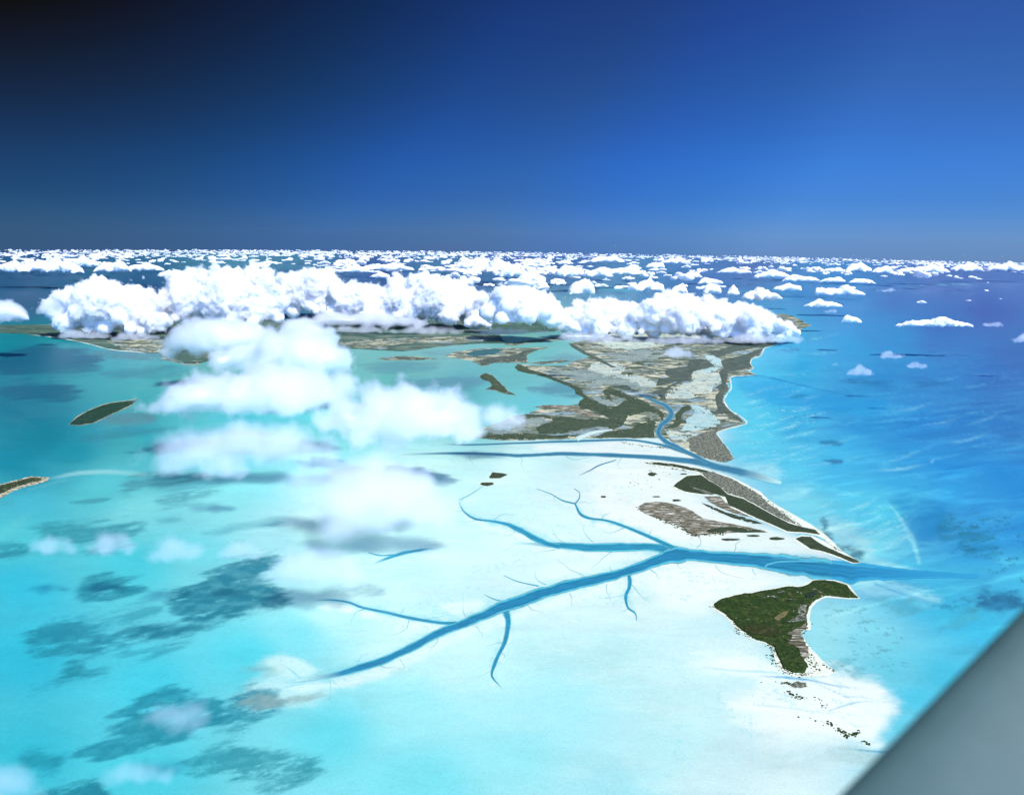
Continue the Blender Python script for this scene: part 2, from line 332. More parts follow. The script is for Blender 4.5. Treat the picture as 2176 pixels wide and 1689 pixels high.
# dark patches on the bottom: seagrass beds, and cloud shadows painted into the tint
DARK_BED = (42, 128, 152)
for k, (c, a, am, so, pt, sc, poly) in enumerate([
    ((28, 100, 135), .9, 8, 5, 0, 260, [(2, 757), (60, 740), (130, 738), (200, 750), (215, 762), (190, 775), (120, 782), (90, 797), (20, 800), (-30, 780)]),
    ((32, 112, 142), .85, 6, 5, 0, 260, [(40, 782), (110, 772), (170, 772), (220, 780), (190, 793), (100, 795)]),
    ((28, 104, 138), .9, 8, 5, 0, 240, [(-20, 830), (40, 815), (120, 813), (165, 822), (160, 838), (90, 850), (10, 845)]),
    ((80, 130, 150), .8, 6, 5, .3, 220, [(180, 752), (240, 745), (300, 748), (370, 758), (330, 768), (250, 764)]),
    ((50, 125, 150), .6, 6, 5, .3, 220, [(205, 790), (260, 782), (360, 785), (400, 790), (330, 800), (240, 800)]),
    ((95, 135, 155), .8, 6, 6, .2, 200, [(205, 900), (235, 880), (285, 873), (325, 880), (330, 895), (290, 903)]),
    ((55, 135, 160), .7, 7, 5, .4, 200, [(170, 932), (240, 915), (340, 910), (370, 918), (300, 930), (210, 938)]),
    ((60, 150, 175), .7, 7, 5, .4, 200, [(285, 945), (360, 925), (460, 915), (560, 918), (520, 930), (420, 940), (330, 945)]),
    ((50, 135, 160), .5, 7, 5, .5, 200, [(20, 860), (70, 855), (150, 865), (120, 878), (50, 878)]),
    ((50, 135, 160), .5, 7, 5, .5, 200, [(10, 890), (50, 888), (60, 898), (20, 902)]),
    ((75, 150, 170), .8, 9, 7, .3, 130, [(250, 1040), (300, 1010), (380, 1000), (430, 1003), (420, 1018), (350, 1030), (300, 1045), (270, 1050)]),  # this and the next: shade of the wide lagoon cloud, painted in
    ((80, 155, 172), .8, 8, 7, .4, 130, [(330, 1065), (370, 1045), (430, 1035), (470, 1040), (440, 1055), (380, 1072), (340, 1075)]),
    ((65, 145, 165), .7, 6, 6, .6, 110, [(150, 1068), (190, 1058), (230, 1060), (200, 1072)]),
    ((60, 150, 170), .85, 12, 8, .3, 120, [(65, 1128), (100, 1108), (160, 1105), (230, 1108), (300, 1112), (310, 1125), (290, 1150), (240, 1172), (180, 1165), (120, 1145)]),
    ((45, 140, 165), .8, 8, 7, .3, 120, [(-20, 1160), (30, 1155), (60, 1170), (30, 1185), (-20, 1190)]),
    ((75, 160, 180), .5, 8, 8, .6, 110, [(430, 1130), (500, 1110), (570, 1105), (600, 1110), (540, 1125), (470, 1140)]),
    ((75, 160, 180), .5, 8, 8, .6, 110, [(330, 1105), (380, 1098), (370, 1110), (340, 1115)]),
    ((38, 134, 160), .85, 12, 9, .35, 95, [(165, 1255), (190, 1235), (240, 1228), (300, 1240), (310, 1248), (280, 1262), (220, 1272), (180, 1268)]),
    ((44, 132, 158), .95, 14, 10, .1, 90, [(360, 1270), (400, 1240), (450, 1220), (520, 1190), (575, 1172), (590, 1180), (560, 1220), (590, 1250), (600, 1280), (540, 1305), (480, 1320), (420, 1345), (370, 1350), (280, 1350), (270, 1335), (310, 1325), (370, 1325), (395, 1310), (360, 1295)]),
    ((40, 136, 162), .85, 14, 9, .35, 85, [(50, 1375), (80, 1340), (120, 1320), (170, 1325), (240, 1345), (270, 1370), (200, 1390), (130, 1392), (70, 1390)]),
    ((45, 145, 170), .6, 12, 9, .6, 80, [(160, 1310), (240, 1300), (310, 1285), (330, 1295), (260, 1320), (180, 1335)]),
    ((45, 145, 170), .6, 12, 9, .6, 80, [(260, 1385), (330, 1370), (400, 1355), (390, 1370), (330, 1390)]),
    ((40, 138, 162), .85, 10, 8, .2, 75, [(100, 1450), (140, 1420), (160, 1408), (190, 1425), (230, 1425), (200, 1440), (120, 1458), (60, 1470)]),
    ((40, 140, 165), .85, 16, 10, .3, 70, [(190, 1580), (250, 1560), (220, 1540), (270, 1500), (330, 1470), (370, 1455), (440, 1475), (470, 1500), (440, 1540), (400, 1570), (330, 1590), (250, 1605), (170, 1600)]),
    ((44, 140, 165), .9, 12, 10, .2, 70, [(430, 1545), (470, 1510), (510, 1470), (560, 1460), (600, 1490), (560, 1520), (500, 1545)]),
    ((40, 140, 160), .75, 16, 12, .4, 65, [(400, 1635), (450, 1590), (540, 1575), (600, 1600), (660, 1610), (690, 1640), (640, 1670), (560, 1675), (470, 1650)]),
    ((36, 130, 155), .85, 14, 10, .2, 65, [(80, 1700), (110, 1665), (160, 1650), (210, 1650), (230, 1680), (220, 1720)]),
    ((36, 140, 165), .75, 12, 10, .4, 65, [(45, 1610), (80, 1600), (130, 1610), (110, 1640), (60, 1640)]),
    ((150, 175, 180), .75, 10, 8, .35, 70, [(510, 1490), (560, 1475), (640, 1478), (680, 1470), (700, 1480), (640, 1497), (560, 1505)]),  # cloud shadow painted across the sand spit
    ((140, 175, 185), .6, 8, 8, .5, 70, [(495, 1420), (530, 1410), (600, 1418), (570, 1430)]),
    ((120, 170, 185), .6, 8, 8, .3, 90, [(690, 1250), (740, 1245), (810, 1252), (790, 1262), (720, 1262)]),  # grey cloud shadow painted on the pale flat
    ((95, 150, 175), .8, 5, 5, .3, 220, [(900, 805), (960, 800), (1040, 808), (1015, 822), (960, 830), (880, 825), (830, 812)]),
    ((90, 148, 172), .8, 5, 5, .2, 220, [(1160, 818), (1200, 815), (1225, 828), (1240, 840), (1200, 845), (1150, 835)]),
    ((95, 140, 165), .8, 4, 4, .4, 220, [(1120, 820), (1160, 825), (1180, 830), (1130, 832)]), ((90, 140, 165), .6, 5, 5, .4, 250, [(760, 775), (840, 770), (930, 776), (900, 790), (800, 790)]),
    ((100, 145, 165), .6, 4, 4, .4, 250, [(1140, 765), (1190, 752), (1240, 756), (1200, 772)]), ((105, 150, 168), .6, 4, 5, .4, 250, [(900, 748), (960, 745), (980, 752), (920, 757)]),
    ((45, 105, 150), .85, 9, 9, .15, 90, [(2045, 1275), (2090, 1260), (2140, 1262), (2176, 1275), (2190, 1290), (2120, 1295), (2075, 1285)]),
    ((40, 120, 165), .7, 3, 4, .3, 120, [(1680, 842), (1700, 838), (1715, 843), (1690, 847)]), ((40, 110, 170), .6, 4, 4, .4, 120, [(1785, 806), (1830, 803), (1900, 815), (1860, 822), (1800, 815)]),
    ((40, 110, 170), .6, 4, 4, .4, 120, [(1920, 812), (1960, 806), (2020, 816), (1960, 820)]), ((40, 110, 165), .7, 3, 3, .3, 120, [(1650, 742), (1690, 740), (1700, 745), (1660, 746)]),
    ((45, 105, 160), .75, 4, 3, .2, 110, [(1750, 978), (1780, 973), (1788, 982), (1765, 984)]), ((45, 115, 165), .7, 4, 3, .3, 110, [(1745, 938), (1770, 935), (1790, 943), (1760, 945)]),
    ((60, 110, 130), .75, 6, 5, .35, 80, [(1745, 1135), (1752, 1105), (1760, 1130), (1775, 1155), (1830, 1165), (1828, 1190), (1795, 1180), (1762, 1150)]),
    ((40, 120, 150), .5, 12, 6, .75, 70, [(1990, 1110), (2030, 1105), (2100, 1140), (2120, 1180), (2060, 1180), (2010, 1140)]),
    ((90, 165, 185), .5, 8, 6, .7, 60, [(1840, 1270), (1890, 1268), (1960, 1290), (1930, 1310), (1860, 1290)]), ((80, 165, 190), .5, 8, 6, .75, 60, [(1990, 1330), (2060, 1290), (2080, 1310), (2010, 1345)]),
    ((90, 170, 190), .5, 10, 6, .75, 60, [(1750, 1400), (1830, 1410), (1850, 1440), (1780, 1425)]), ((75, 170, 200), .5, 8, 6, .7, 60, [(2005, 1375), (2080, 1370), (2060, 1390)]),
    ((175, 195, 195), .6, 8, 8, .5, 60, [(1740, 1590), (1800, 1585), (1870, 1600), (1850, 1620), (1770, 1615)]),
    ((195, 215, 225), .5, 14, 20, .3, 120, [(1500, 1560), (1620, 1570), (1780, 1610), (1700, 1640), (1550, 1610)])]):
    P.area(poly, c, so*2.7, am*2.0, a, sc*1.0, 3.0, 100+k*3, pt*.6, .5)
for k, pts in enumerate([[(600, 1452, 8, .2), (700, 1436, 20, 1), (820, 1402, 24, 1), (930, 1346, 26, 1), (1050, 1297, 30, 1), (1180, 1252, 30, 1), (1320, 1217, 26, 1), (1420, 1180, 30, 1), (1560, 1187, 30, 1), (1700, 1203, 34, .8), (1780, 1214, 34, .2)],
        [(1100, 1153, 8, .2), (1200, 1160, 16, 1), (1320, 1163, 18, 1), (1430, 1170, 20, .8)], [(980, 1075, 7, .4), (1015, 1103, 9, 1), (1100, 1122, 14, 1), (1190, 1160, 14, .8)], [(1222, 1070, 6, .5), (1250, 1100, 9, 1), (1330, 1118, 10, 1), (1430, 1163, 12, .8)],
        [(1078, 1298, 18, 1), (1078, 1340, 16, 1), (1050, 1410, 14, 1), (1050, 1445, 8, .4)], [(1336, 1215, 13, 1), (1332, 1270, 12, 1), (1350, 1305, 6, .3)], [(690, 1275, 8, .6), (780, 1293, 12, 1), (930, 1322, 14, 1)]]):
    P.line(pts, (140, 222, 240), .62, 1, 8, 50, 500+k)
    P.line([(x-3, y+w*.9, w*.9, a) for x, y, w, a in pts], (253, 254, 255), .55, 1, 9, 70, 520+k)
# cloudy tone of the flats: films of water left by the tide
flat = sstep((P.col[:, 0]-.30)/.25)*vis
f1 = sstep((fbm(gx/700+3, gy/420, 5, 91, .55)-.47)/.16); f2 = sstep((fbm(gx/420, gy/200, 5, 92, .6)-.46)/.25)
P.put(np.arange(len(gx)), flat*f1*.10, (186, 240, 248)); P.put(np.arange(len(gx)), flat*f2*.14, (252, 254, 255))
thr = np.clip(1-np.abs(fbm(gx/330, gy/330, 5, 93, .6)-.5)/.010, 0, 1)*sstep((fbm(gx/900, gy/900, 3, 94)-.45)/.1); P.put(np.arange(len(gx)), flat*thr*.5, (150, 224, 238))
# currents: thin blue runnels
for k, (c, a, pts) in enumerate([
    ((60, 165, 215), .9, [(1600, 1436, 1, 0), (1660, 1438, 2.5, 1), (1690, 1441, 3.5, 1), (1730, 1446, 3, .9), (1775, 1456, 2.5, .8), (1820, 1462, 2, .3)]),
    ((80, 180, 222), .8, [(1730, 1448, 1, .3), (1775, 1470, 2, 1), (1800, 1480, 2.5, 1), (1830, 1480, 2, .6), (1870, 1488, 1.5, .2)]),
    ((80, 180, 222), .8, [(1760, 1510, 1.5, .6), (1790, 1500, 2.5, 1), (1830, 1490, 2, .6), (1880, 1492, 1.5, .1)]),
    ((150, 215, 235), .6, [(1800, 1530, 1.5, .2), (1820, 1543, 2, 1), (1850, 1540, 1.5, .2)]),
    ((60, 160, 200), .8, [(1800, 1590, 1.5, .4), (1850, 1595, 3, 1), (1890, 1598, 4, 1)]),
    ((165, 222, 240), .7, [(1480, 1415, 2, .1), (1560, 1424, 3, 1), (1640, 1428, 3, .8), (1680, 1436, 2, .4)]),
    ((185, 212, 226), .6, [(1560, 1495, 2, .1), (1640, 1500, 3, .8), (1740, 1512, 3, .6), (1790, 1515, 2, .1)]),
    ((46, 140, 205), .9, [(1800, 1207, 14, 1), (1870, 1212, 12, .9), (1940, 1217, 8, .8), (2010, 1222, 5, .7), (2060, 1226, 3, .2)]),
    ((55, 160, 215), .6, [(1860, 1240, 4, .8), (1920, 1262, 5, .8), (1990, 1282, 5, .5), (2040, 1300, 4, .1)]),
    ((70, 175, 220), .7, [(1500, 985, 7, .8), (1560, 1002, 9, 1), (1610, 1015, 8, .9), (1660, 1030, 6, .3)]),
    ((120, 205, 235), .8, [(620, 1452, 2, .1), (640, 1447, 4, .8), (690, 1438, 5, .9), (720, 1430, 5, .8)]), ((110, 200, 230), .7, [(600, 1412, 2, .2), (620, 1425, 3, 1), (640, 1442, 3, .8)]),
    ((110, 205, 232), .7, [(570, 1475, 1, .1), (600, 1462, 2, .8), (650, 1450, 2, .6)]), ((120, 205, 232), .7, [(705, 1445, 2, .9), (720, 1458, 2, .8), (727, 1470, 1, .1)]), ((120, 205, 232), .7, [(730, 1440, 1.5, .8), (742, 1452, 1, .1)]),
    ((185, 232, 242), .7, [(105, 1018, 5, .2), (160, 1006, 7, .8), (230, 1002, 8, .7), (310, 1008, 8, .3)]), ((120, 205, 220), .5, [(60, 1040, 6, .3), (120, 1024, 5, .8), (160, 1018, 3, .2)]),
    ((120, 215, 225), .5, [(330, 1000, 6, .1), (420, 985, 8, .6), (520, 980, 8, .2)]), ((130, 215, 225), .45, [(420, 905, 4, .1), (480, 898, 6, 1), (560, 905, 5, .1)]), ((110, 210, 222), .5, [(0, 1140, 14, .8), (40, 1110, 16, .7), (80, 1080, 10, .1)]),
    ((130, 215, 232), .7, [(1900, 560+40, 1, 0), (1960, 606, 1.5, .6), (2040, 604, 1.5, .6), (2110, 604, 1, 0)]), ((90, 185, 205), .8, [(1270, 613, 2, .2), (1320, 616, 4, 1), (1380, 618, 3, .4)]), ((90, 185, 210), .7, [(1560, 616, 2, .2), (1600, 624, 4, 1), (1680, 638, 3, .3)]),
    ((160, 210, 220), .5, [(680, 1275, 3, .5), (640, 1270, 2, 0)])]):
    P.line(pts, c, a, .9, 1.2, 70, 300+k)
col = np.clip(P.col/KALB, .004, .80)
nr, na = len(rr), len(az)
ii, jj = np.meshgrid(np.arange(nr-1), np.arange(na), indexing='ij'); j2 = (jj+1) % na
fq = np.stack([ii*na+jj, (ii+1)*na+jj, (ii+1)*na+j2, ii*na+j2], -1).reshape(-1, 4)
# a plug under the aircraft closes the sheet
V = np.c_[gx, gy, gz]
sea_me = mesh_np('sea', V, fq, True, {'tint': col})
t = NT('sea_water'); at = t.n('Attribute', attribute_name='tint'); p = t.pos()
n1 = t.noise(t.mapping(p, (1/420, 1/190, 1), (0, 0, .25)), 1.0, 7, .6, .6); n2 = t.noise(t.mapping(p, (1/60, 1/36, 1), (0, 0, -.2)), 1.0, 4, .65)
c1 = t.mix(1, at.outputs['Color'], t.ramp(n1, [(.25, .93), (.5, 1.0), (.75, 1.05)]), 'MULTIPLY')
c2 = t.mix(1, c1, t.ramp(n2, [(.2, .95), (.5, 1.0), (.8, 1.04)]), 'MULTIPLY')
n3 = t.noise(t.mapping(p, (1/14, 1/9, 1)), 1.0, 2, .7)
c2 = t.mix(1, c2, t.ramp(n3, [(.25, .90), (.5, 1.0), (.75, 1.07)]), 'MULTIPLY')
n4 = t.noise(t.mapping(p, (1/26, 1/20, 1)), 1.0, 3, .6); c2 = t.mix(1, c2, t.ramp(n4, [(.70, 1.0), (.76, .80)]), 'MULTIPLY')
b = t.n('BsdfPrincipled'); t.set(b.inputs['Base Color'], c2); b.inputs['Roughness'].default_value = .42; b.inputs['IOR'].default_value = 1.33; b.inputs['Specular IOR Level'].default_value = .15
t.set(t.out.inputs['Surface'], b)
M_SEA = t.m
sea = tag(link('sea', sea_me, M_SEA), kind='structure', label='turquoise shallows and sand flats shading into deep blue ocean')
r0 = rr[-1]; pl = np.r_[[[0, 0, 0.]], np.c_[r0*np.sin(az), r0*np.cos(az), zc(r0*np.sin(az), r0*np.cos(az))]]
f3 = np.array([[0, 1+(k+1) % na, 1+k] for k in range(na)])
tag(link('sea_water', mesh_np('sea_water', pl, f3, True, {'tint': np.tile(col.reshape(nr, na, 3)[-1].mean(0), (len(pl), 1))}), M_SEA), kind='structure')
# ---------------------------------------------------------------- clouds
def cloud_surface(name, tint=(.97, .972, .98)):
    t = NT(name); d = t.n('BsdfDiffuse'); d.inputs['Color'].default_value = (*tint, 1)
    tr = t.n('BsdfTranslucent'); tr.inputs['Color'].default_value = (.95, .95, .97, 1)
    mx = t.n('MixShader'); mx.inputs[0].default_value = .3; t.set(mx.inputs[1], d); t.set(mx.inputs[2], tr)
    t.set(t.out.inputs['Surface'], mx); return t.m
M_CORE = cloud_surface('cloud_white')
def ico(sub):
    bm = bmesh.new(); bmesh.ops.create_icosphere(bm, subdivisions=sub, radius=1); bm.verts.ensure_lookup_table()
    v = np.array([q.co for q in bm.verts]); f = np.array([[q.index for q in g.verts] for g in bm.faces]); bm.free(); return v, f
ICO = {k: ico(k) for k in (1, 2, 3)}
def spheres(cs, rs, sub=2):
    v, f = ICO[sub]; n = len(v)
    V = (np.array(cs)[:, None, :]+v[None]*np.array(rs)[:, None, None]).reshape(-1, 3)
    Fc = (f[None]+(np.arange(len(cs))*n)[:, None, None]).reshape(-1, 3)
    return V, Fc
def remesh(V, Fc, vox):
    me = mesh_np('tmp', V, Fc, False); o = bpy.data.objects.new('tmp', me); C.objects.link(o)
    m = o.modifiers.new('r', 'REMESH'); m.mode = 'VOXEL'; m.voxel_size = vox; m.use_smooth_shade = True
    dg = bpy.context.evaluated_depsgraph_get(); ev = o.evaluated_get(dg); e = ev.to_mesh()
    v = np.empty(len(e.vertices)*3, np.float32); e.vertices.foreach_get('co', v); v = v.reshape(-1, 3).astype(float)
    nl = np.empty(len(e.polygons), np.int32); e.polygons.foreach_get('loop_total', nl)
    li = np.empty(len(e.loops), np.int32); e.loops.foreach_get('vertex_index', li); ev.to_mesh_clear()
    st = np.concatenate([[0], np.cumsum(nl)[:-1]]); q = nl == 4
    f = li[st[q][:, None]+np.arange(4)]
    if (~q).any():
        t3 = li[st[~q][:, None]+np.arange(3)]; f = np.vstack([f, np.c_[t3, t3[:, 2]]]) if False else f
    bpy.data.objects.remove(o); bpy.data.meshes.remove(me); return v, f
def normals(v, f):
    n = np.cross(v[f[:, 2]]-v[f[:, 0]], v[f[:, 3 if f.shape[1] == 4 else 1]]-v[f[:, 1 if f.shape[1] == 4 else 0]])
    o = np.zeros_like(v)
    for k in range(f.shape[1]): np.add.at(o, f[:, k], n)
    return o/(np.linalg.norm(o, axis=1)[:, None]+1e-9)
def largest(v, f):
    """only the biggest connected piece"""
    lab = np.arange(len(v))
    while True:
        m = lab[f].min(1); new = lab.copy()
        for k in range(f.shape[1]): np.minimum.at(new, f[:, k], m)
        new = new[new]
        if (new == lab).all(): break
        lab = new
    ids, n = np.unique(lab, return_counts=True); keep = lab == ids[n.argmax()]; idx = np.cumsum(keep)-1
    return v[keep], idx[f[keep[f].all(1)]]
def lobes(prof, ybase, w, rmin, rmax, depth, g, fill=.46):
    """round lumps that fill the space between a cloud's top line and its base; prof in pixels, w the distance ahead"""
    prof = np.array(prof, float); cs = []; rs = []; big = []
    x0, x1 = prof[0, 0], prof[-1, 0]; x = x0; ks = w/FPX
    while x <= x1:
        yt = np.interp(x, prof[:, 0], prof[:, 1]); h = max(ybase-yt, 6); y = yt
        edge = min(1, (x-x0+6)/(h*.7), (x1-x+6)/(h*.7))
        if edge > .5: cs.append((x, yt+h*.52, g.uniform(-.3, .3)*depth)); rs.append(h*fill*min(1, edge)); big.append(len(rs)-1)
        while True:
            r = g.uniform(rmin, rmax)*min(1.0, .35+h/110.); r = min(r, h*.5)
            cy = y+r*g.uniform(.8, 1.1)
            if cy > ybase-r*.35 and y > yt: break
            dz = g.uniform(-1, .8)*depth*(.3+.7*min(1, (cy-yt)/h+.1))*edge**.5
            cs.append((x+g.uniform(-.4, .4)*r, cy, dz)); rs.append(r)
            y += r*g.uniform(.75, 1.25)
        x += np.clip(h*.16, rmin*.6, rmax*.8)
    cs = np.array(cs); rs = np.array(rs)*ks
    d = pxdir(cs[:, 0], cs[:, 1]); return d*(w+cs[:, 2:3]*ks)+np.array([0, 0, ALT]), rs, big
def vapour(name, dens=.05, sc=1/300., er=.7, g=.35, fade=.35, sx=1.0, foot=330., puff=0.0):
    """cloud vapour: the fog grid of the cloud, worn away at its skin by turbulence"""
    t = NT(name); at = t.n('Attribute', attribute_name='density'); tcx = t.n('TexCoord')
    n = t.noise(t.mapping(tcx.outputs['Object'], (sx, sx, 1)), sc, 6, .62, .35)
    if puff:        # rounded billows
        vo = t.n('TexVoronoi'); vo.feature = 'SMOOTH_F1'; t.set(vo.inputs['Vector'], tcx.outputs['Object']); vo.inputs['Scale'].default_value = sc*.9; vo.inputs['Detail'].default_value = 2.0; vo.inputs['Roughness'].default_value = .5; vo.inputs['Smoothness'].default_value = .35
        n = t.math('ADD', t.math('MULTIPLY', n, 1-puff), t.math('MULTIPLY', vo.outputs['Distance'], puff))
    d = t.math('SUBTRACT', at.outputs['Fac'], t.math('MULTIPLY', t.math('SUBTRACT', n, .33), er*1.6))
    sz = t.n('SeparateXYZ'); t.set(sz.inputs[0], tcx.outputs['Object']); zf = t.n('MapRange'); t.set(zf.inputs[0], sz.outputs['Z']); zf.inputs[1].default_value = 30; zf.inputs[2].default_value = foot; zf.inputs[3].default_value = .55; zf.inputs[4].default_value = 0
    d = t.math('SUBTRACT', d, t.math('MULTIPLY', zf.outputs[0], t.math('ADD', n, .15)))
    s = t.n('MapRange'); s.interpolation_type = 'SMOOTHSTEP'; t.set(s.inputs[0], d); s.inputs[1].default_value = 0; s.inputs[2].default_value = fade; s.inputs[3].default_value = 0; s.inputs[4].default_value = dens
    v = t.n('VolumeScatter'); v.inputs['Color'].default_value = (.996, .997, .999, 1); v.inputs['Anisotropy'].default_value = g; t.set(v.inputs['Density'], s.outputs[0])
    t.set(t.out.inputs['Volume'], v); return t.m
V_CRISP = vapour('vapour_crisp', .036, 1/135., 1.0, .2, .27, foot=560.)
V_SOFT = vapour('vapour_soft', .0095, 1/200., 1.08, .3, .55)
V_THIN = vapour('vapour_thin', .0052, 1/190., 1.15, .05, .75, foot=60.)
V_MIST = vapour('vapour_mist', .0050, 1/330., .9, .1, .7, foot=60.)
def hull(prof, ybase, zbase=620, rmin=12, rmax=30, depth=None, seed=0, vox=3.4, bump=1.0, flat=.45, rag=1.2, core=.72, fill=.46):
    g = np.random.default_rng(seed); prof = np.array(prof, float); xm = prof[:, 0].mean()
    P0 = G(np.array([xm]), np.array([float(ybase)]), zbase)[0]; w = float((P0-np.array([0, 0, ALT]))@_F); ks = w/FPX
    if depth is None: depth = .5*(ybase-prof[:, 1].min())
    cs, rs, big = lobes(prof, ybase, w, rmin, rmax, depth, g, fill)
    v, f = remesh(*spheres(cs, rs, 2), vox*ks); cm = None
    if core and core >= .5: cm = remesh(*spheres(cs, rs*core, 2), vox*1.6*ks)
    elif core and big: cm = remesh(*spheres(cs[big], rs[big]*core, 2), vox*1.6*ks)
    R = float(np.median(rs)); p = v-P0
    for sc, am, s in ((1.5, .42, 1), (.66, .46, 2), (.33, .40, 3), (.17, .3, 4)):
        if R*sc < vox*ks*1.1: break
        n = normals(v, f); q = p/(R*sc)+seed*7.3
        low = np.clip((v[:, 2]-zbase-zc(*P0[:2]))/(R*1.2), .25, 1)
        v = v+n*((.62-worley3(q, s*11+seed))*am*bump*R*sc*low)[:, None]
    zb = zbase+zc(P0[0], P0[1])
    def base(v, k=0):
        u = (vnoise3((v-P0)/(R*1.4), 5)-.5)*R*rag+k; z = v[:, 2]; v[:, 2] = np.where(z < zb+u, zb+u+(z-zb-u)*flat, z); return v
    v = base(v)
    if cm is not None: cm = largest(*cm); cm = (base(cm[0], R*.9), cm[1])
    return v, f, cm, P0, w, ks, R
def cloud(label, prof, ybase, mat=None, band=.42, vv=3.2, group=None, cat='cloud', **kw):
    v, f, cm, P0, w, ks, R = hull(prof, ybase, **kw)
    src = bpy.data.objects.new('vapour_shape', mesh_np('vapour_shape', v-P0, f)); src.location = P0
    o = None
    if cm is not None: o = link('cloud', mesh_np('cloud', cm[0]-P0, cm[1], True), M_CORE); o.location = P0
    k = bpy.data.objects.new('vapour' if o else 'cloud_wisp', bpy.data.volumes.new('vapour')); C.objects.link(k)
    m = k.modifiers.new('vapour', 'MESH_TO_VOLUME'); m.object = src; m.resolution_mode = 'VOXEL_SIZE'; m.voxel_size = vv*ks; m.density = 1.0; m.interior_band_width = max(R*band, vv*ks*2)
    k.data.materials.append(mat or V_CRISP)
    if o: k.parent = o
    else: k.location = P0; o = k
    return tag(o, label, cat, group)
# ---------------------------------------------------------------- land, islands, tidal channels
def AL(*c): return tuple(np.clip(lin(c)/KALB, .004, .8))
def mat_mottle(name, cols, scales, thr, rough=.9, stretch=(1, 1), rot=0.0, edge=.03, fine=None):
    """ground or growth of several colours in irregular patches: cols[0] is the base, each further colour comes where its noise passes thr"""
    t = NT(name); p = t.mapping(t.pos(), (stretch[0], stretch[1], 1), (0, 0, rot)); c = cols[0]
    for k, (cc, s, th) in enumerate(zip(cols[1:], scales, thr)):
        n = t.noise(t.mapping(p, (1, 1, 1)), 1/s, 6, .62, .4) if k == 0 else t.noise(t.n('VectorMath', operation='ADD', **{}).outputs[0] if False else t.mapping(p, (1, 1, 1), (0, 0, .5*k)), 1/s, 6, .62, .4)
        f = t.n('MapRange'); t.set(f.inputs[0], n); f.inputs[1].default_value = th-edge; f.inputs[2].default_value = th+edge
        c = t.mix(f.outputs[0], c, cc)
    v = t.noise(p, 1/(fine or scales[0]*.2), 5, .7)
    c = t.mix(1, c, t.ramp(v, [(.3, .72), (.5, 1), (.7, 1.22)]), 'MULTIPLY')
    b = t.n('BsdfPrincipled'); t.set(b.inputs['Base Color'], c); b.inputs['Roughness'].default_value = rough; b.inputs['Specular IOR Level'].default_value = .15
    t.set(t.out.inputs['Surface'], b); return t.m
M_SAND = mat_mottle('white_sand', [AL(252, 250, 246), AL(235, 228, 218)], [90], [.62], edge=.12)
M_MARSH = mat_mottle('marsh', [AL(130, 138, 130), AL(214, 206, 186), AL(84, 98, 78), AL(150, 172, 190), AL(50, 54, 46), AL(246, 236, 224)], [330, 210, 480, 80, 80], [.535, .55, .585, .60, .61], edge=.012, stretch=(.5, 1))
M_FARLAND = mat_mottle('far_scrub', [AL(84, 112, 104), AL(120, 132, 124), AL(66, 96, 92), AL(206, 200, 186)], [700, 500, 160], [.55, .55, .66], edge=.03, stretch=(.4, 1))  # greyed: aerial haze is baked into the far shore's colours
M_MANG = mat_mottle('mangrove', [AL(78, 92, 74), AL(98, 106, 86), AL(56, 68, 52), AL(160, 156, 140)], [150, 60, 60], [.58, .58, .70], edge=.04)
M_MANGF = mat_mottle('mangrove_far', [AL(92, 104, 98), AL(112, 118, 112), AL(74, 86, 80), AL(190, 184, 176)], [220, 90, 110], [.57, .57, .69], edge=.04, stretch=(.5, 1))  # paler mangrove, distance haze mixed into its colours
M_GREEN = mat_mottle('green_scrub', [AL(48, 70, 22), AL(70, 84, 36), AL(34, 52, 12), AL(98, 94, 54), AL(210, 200, 180)], [60, 20, 80, 26], [.54, .55, .64, .70], edge=.05, fine=9)
M_GREEN2 = mat_mottle('dark_scrub', [AL(64, 76, 54), AL(78, 88, 66), AL(48, 58, 40), AL(150, 146, 132)], [60, 24, 30], [.57, .57, .73], edge=.05, fine=9)  # lightened a little for haze, within the colours themselves
M_GREY = mat_mottle('grey_scrub', [AL(112, 114, 106), AL(182, 178, 170), AL(66, 70, 60), AL(225, 218, 210)], [22, 18, 30], [.54, .55, .66], edge=.03, fine=8)
M_STRIPE = mat_mottle('striped_marsh', [AL(238, 230, 226), AL(112, 104, 88), AL(64, 60, 48), AL(170, 158, 146)], [22, 16, 14], [.45, .55, .56], edge=.02, stretch=(.16, 1), rot=-.12, fine=7)
M_PALE = mat_mottle('pale_flat', [AL(206, 214, 210), AL(236, 230, 218), AL(178, 200, 210), AL(86, 82, 68)], [150, 200, 60], [.54, .56, .63], edge=.08, stretch=(.6, 1))
M_POOL = mat_mottle('pool_water', [AL(196, 224, 230), AL(222, 234, 236), AL(160, 206, 222)], [150, 120], [.56, .58], edge=.08, rough=.4)
M_MUD = mat_mottle('mud_flat', [AL(150, 164, 166), AL(168, 178, 176), AL(128, 146, 156), AL(104, 110, 104)], [260, 300, 80], [.54, .56, .68], edge=.06, stretch=(.5, 1))
def jag(poly, amp, seg=3.0, seed=0, sc=14.0):
    """the outline cut into short pieces and made irregular"""
    o = []; n = len(poly)
    for i in range(n):
        a = np.array(poly[i][:2], float); b = np.array(poly[(i+1) % n][:2], float); k = max(1, int(np.hypot(*(b-a))/seg)); nx = np.array([-(b-a)[1], (b-a)[0]]); nx /= np.hypot(*nx)+1e-9
        for j in range(k):
            q = a+(b-a)*j/k; f = (fbm(np.array([q[0]/sc]), np.array([q[1]/sc*2]), 3, seed)[0]-.5)*2*amp+(_h2(np.array([i*57+j]), np.array([seed]), 9)[0]-.5)*amp*.5
            o.append(q+nx*f*np.array([1, .6]))
    return [tuple(q) for q in o]
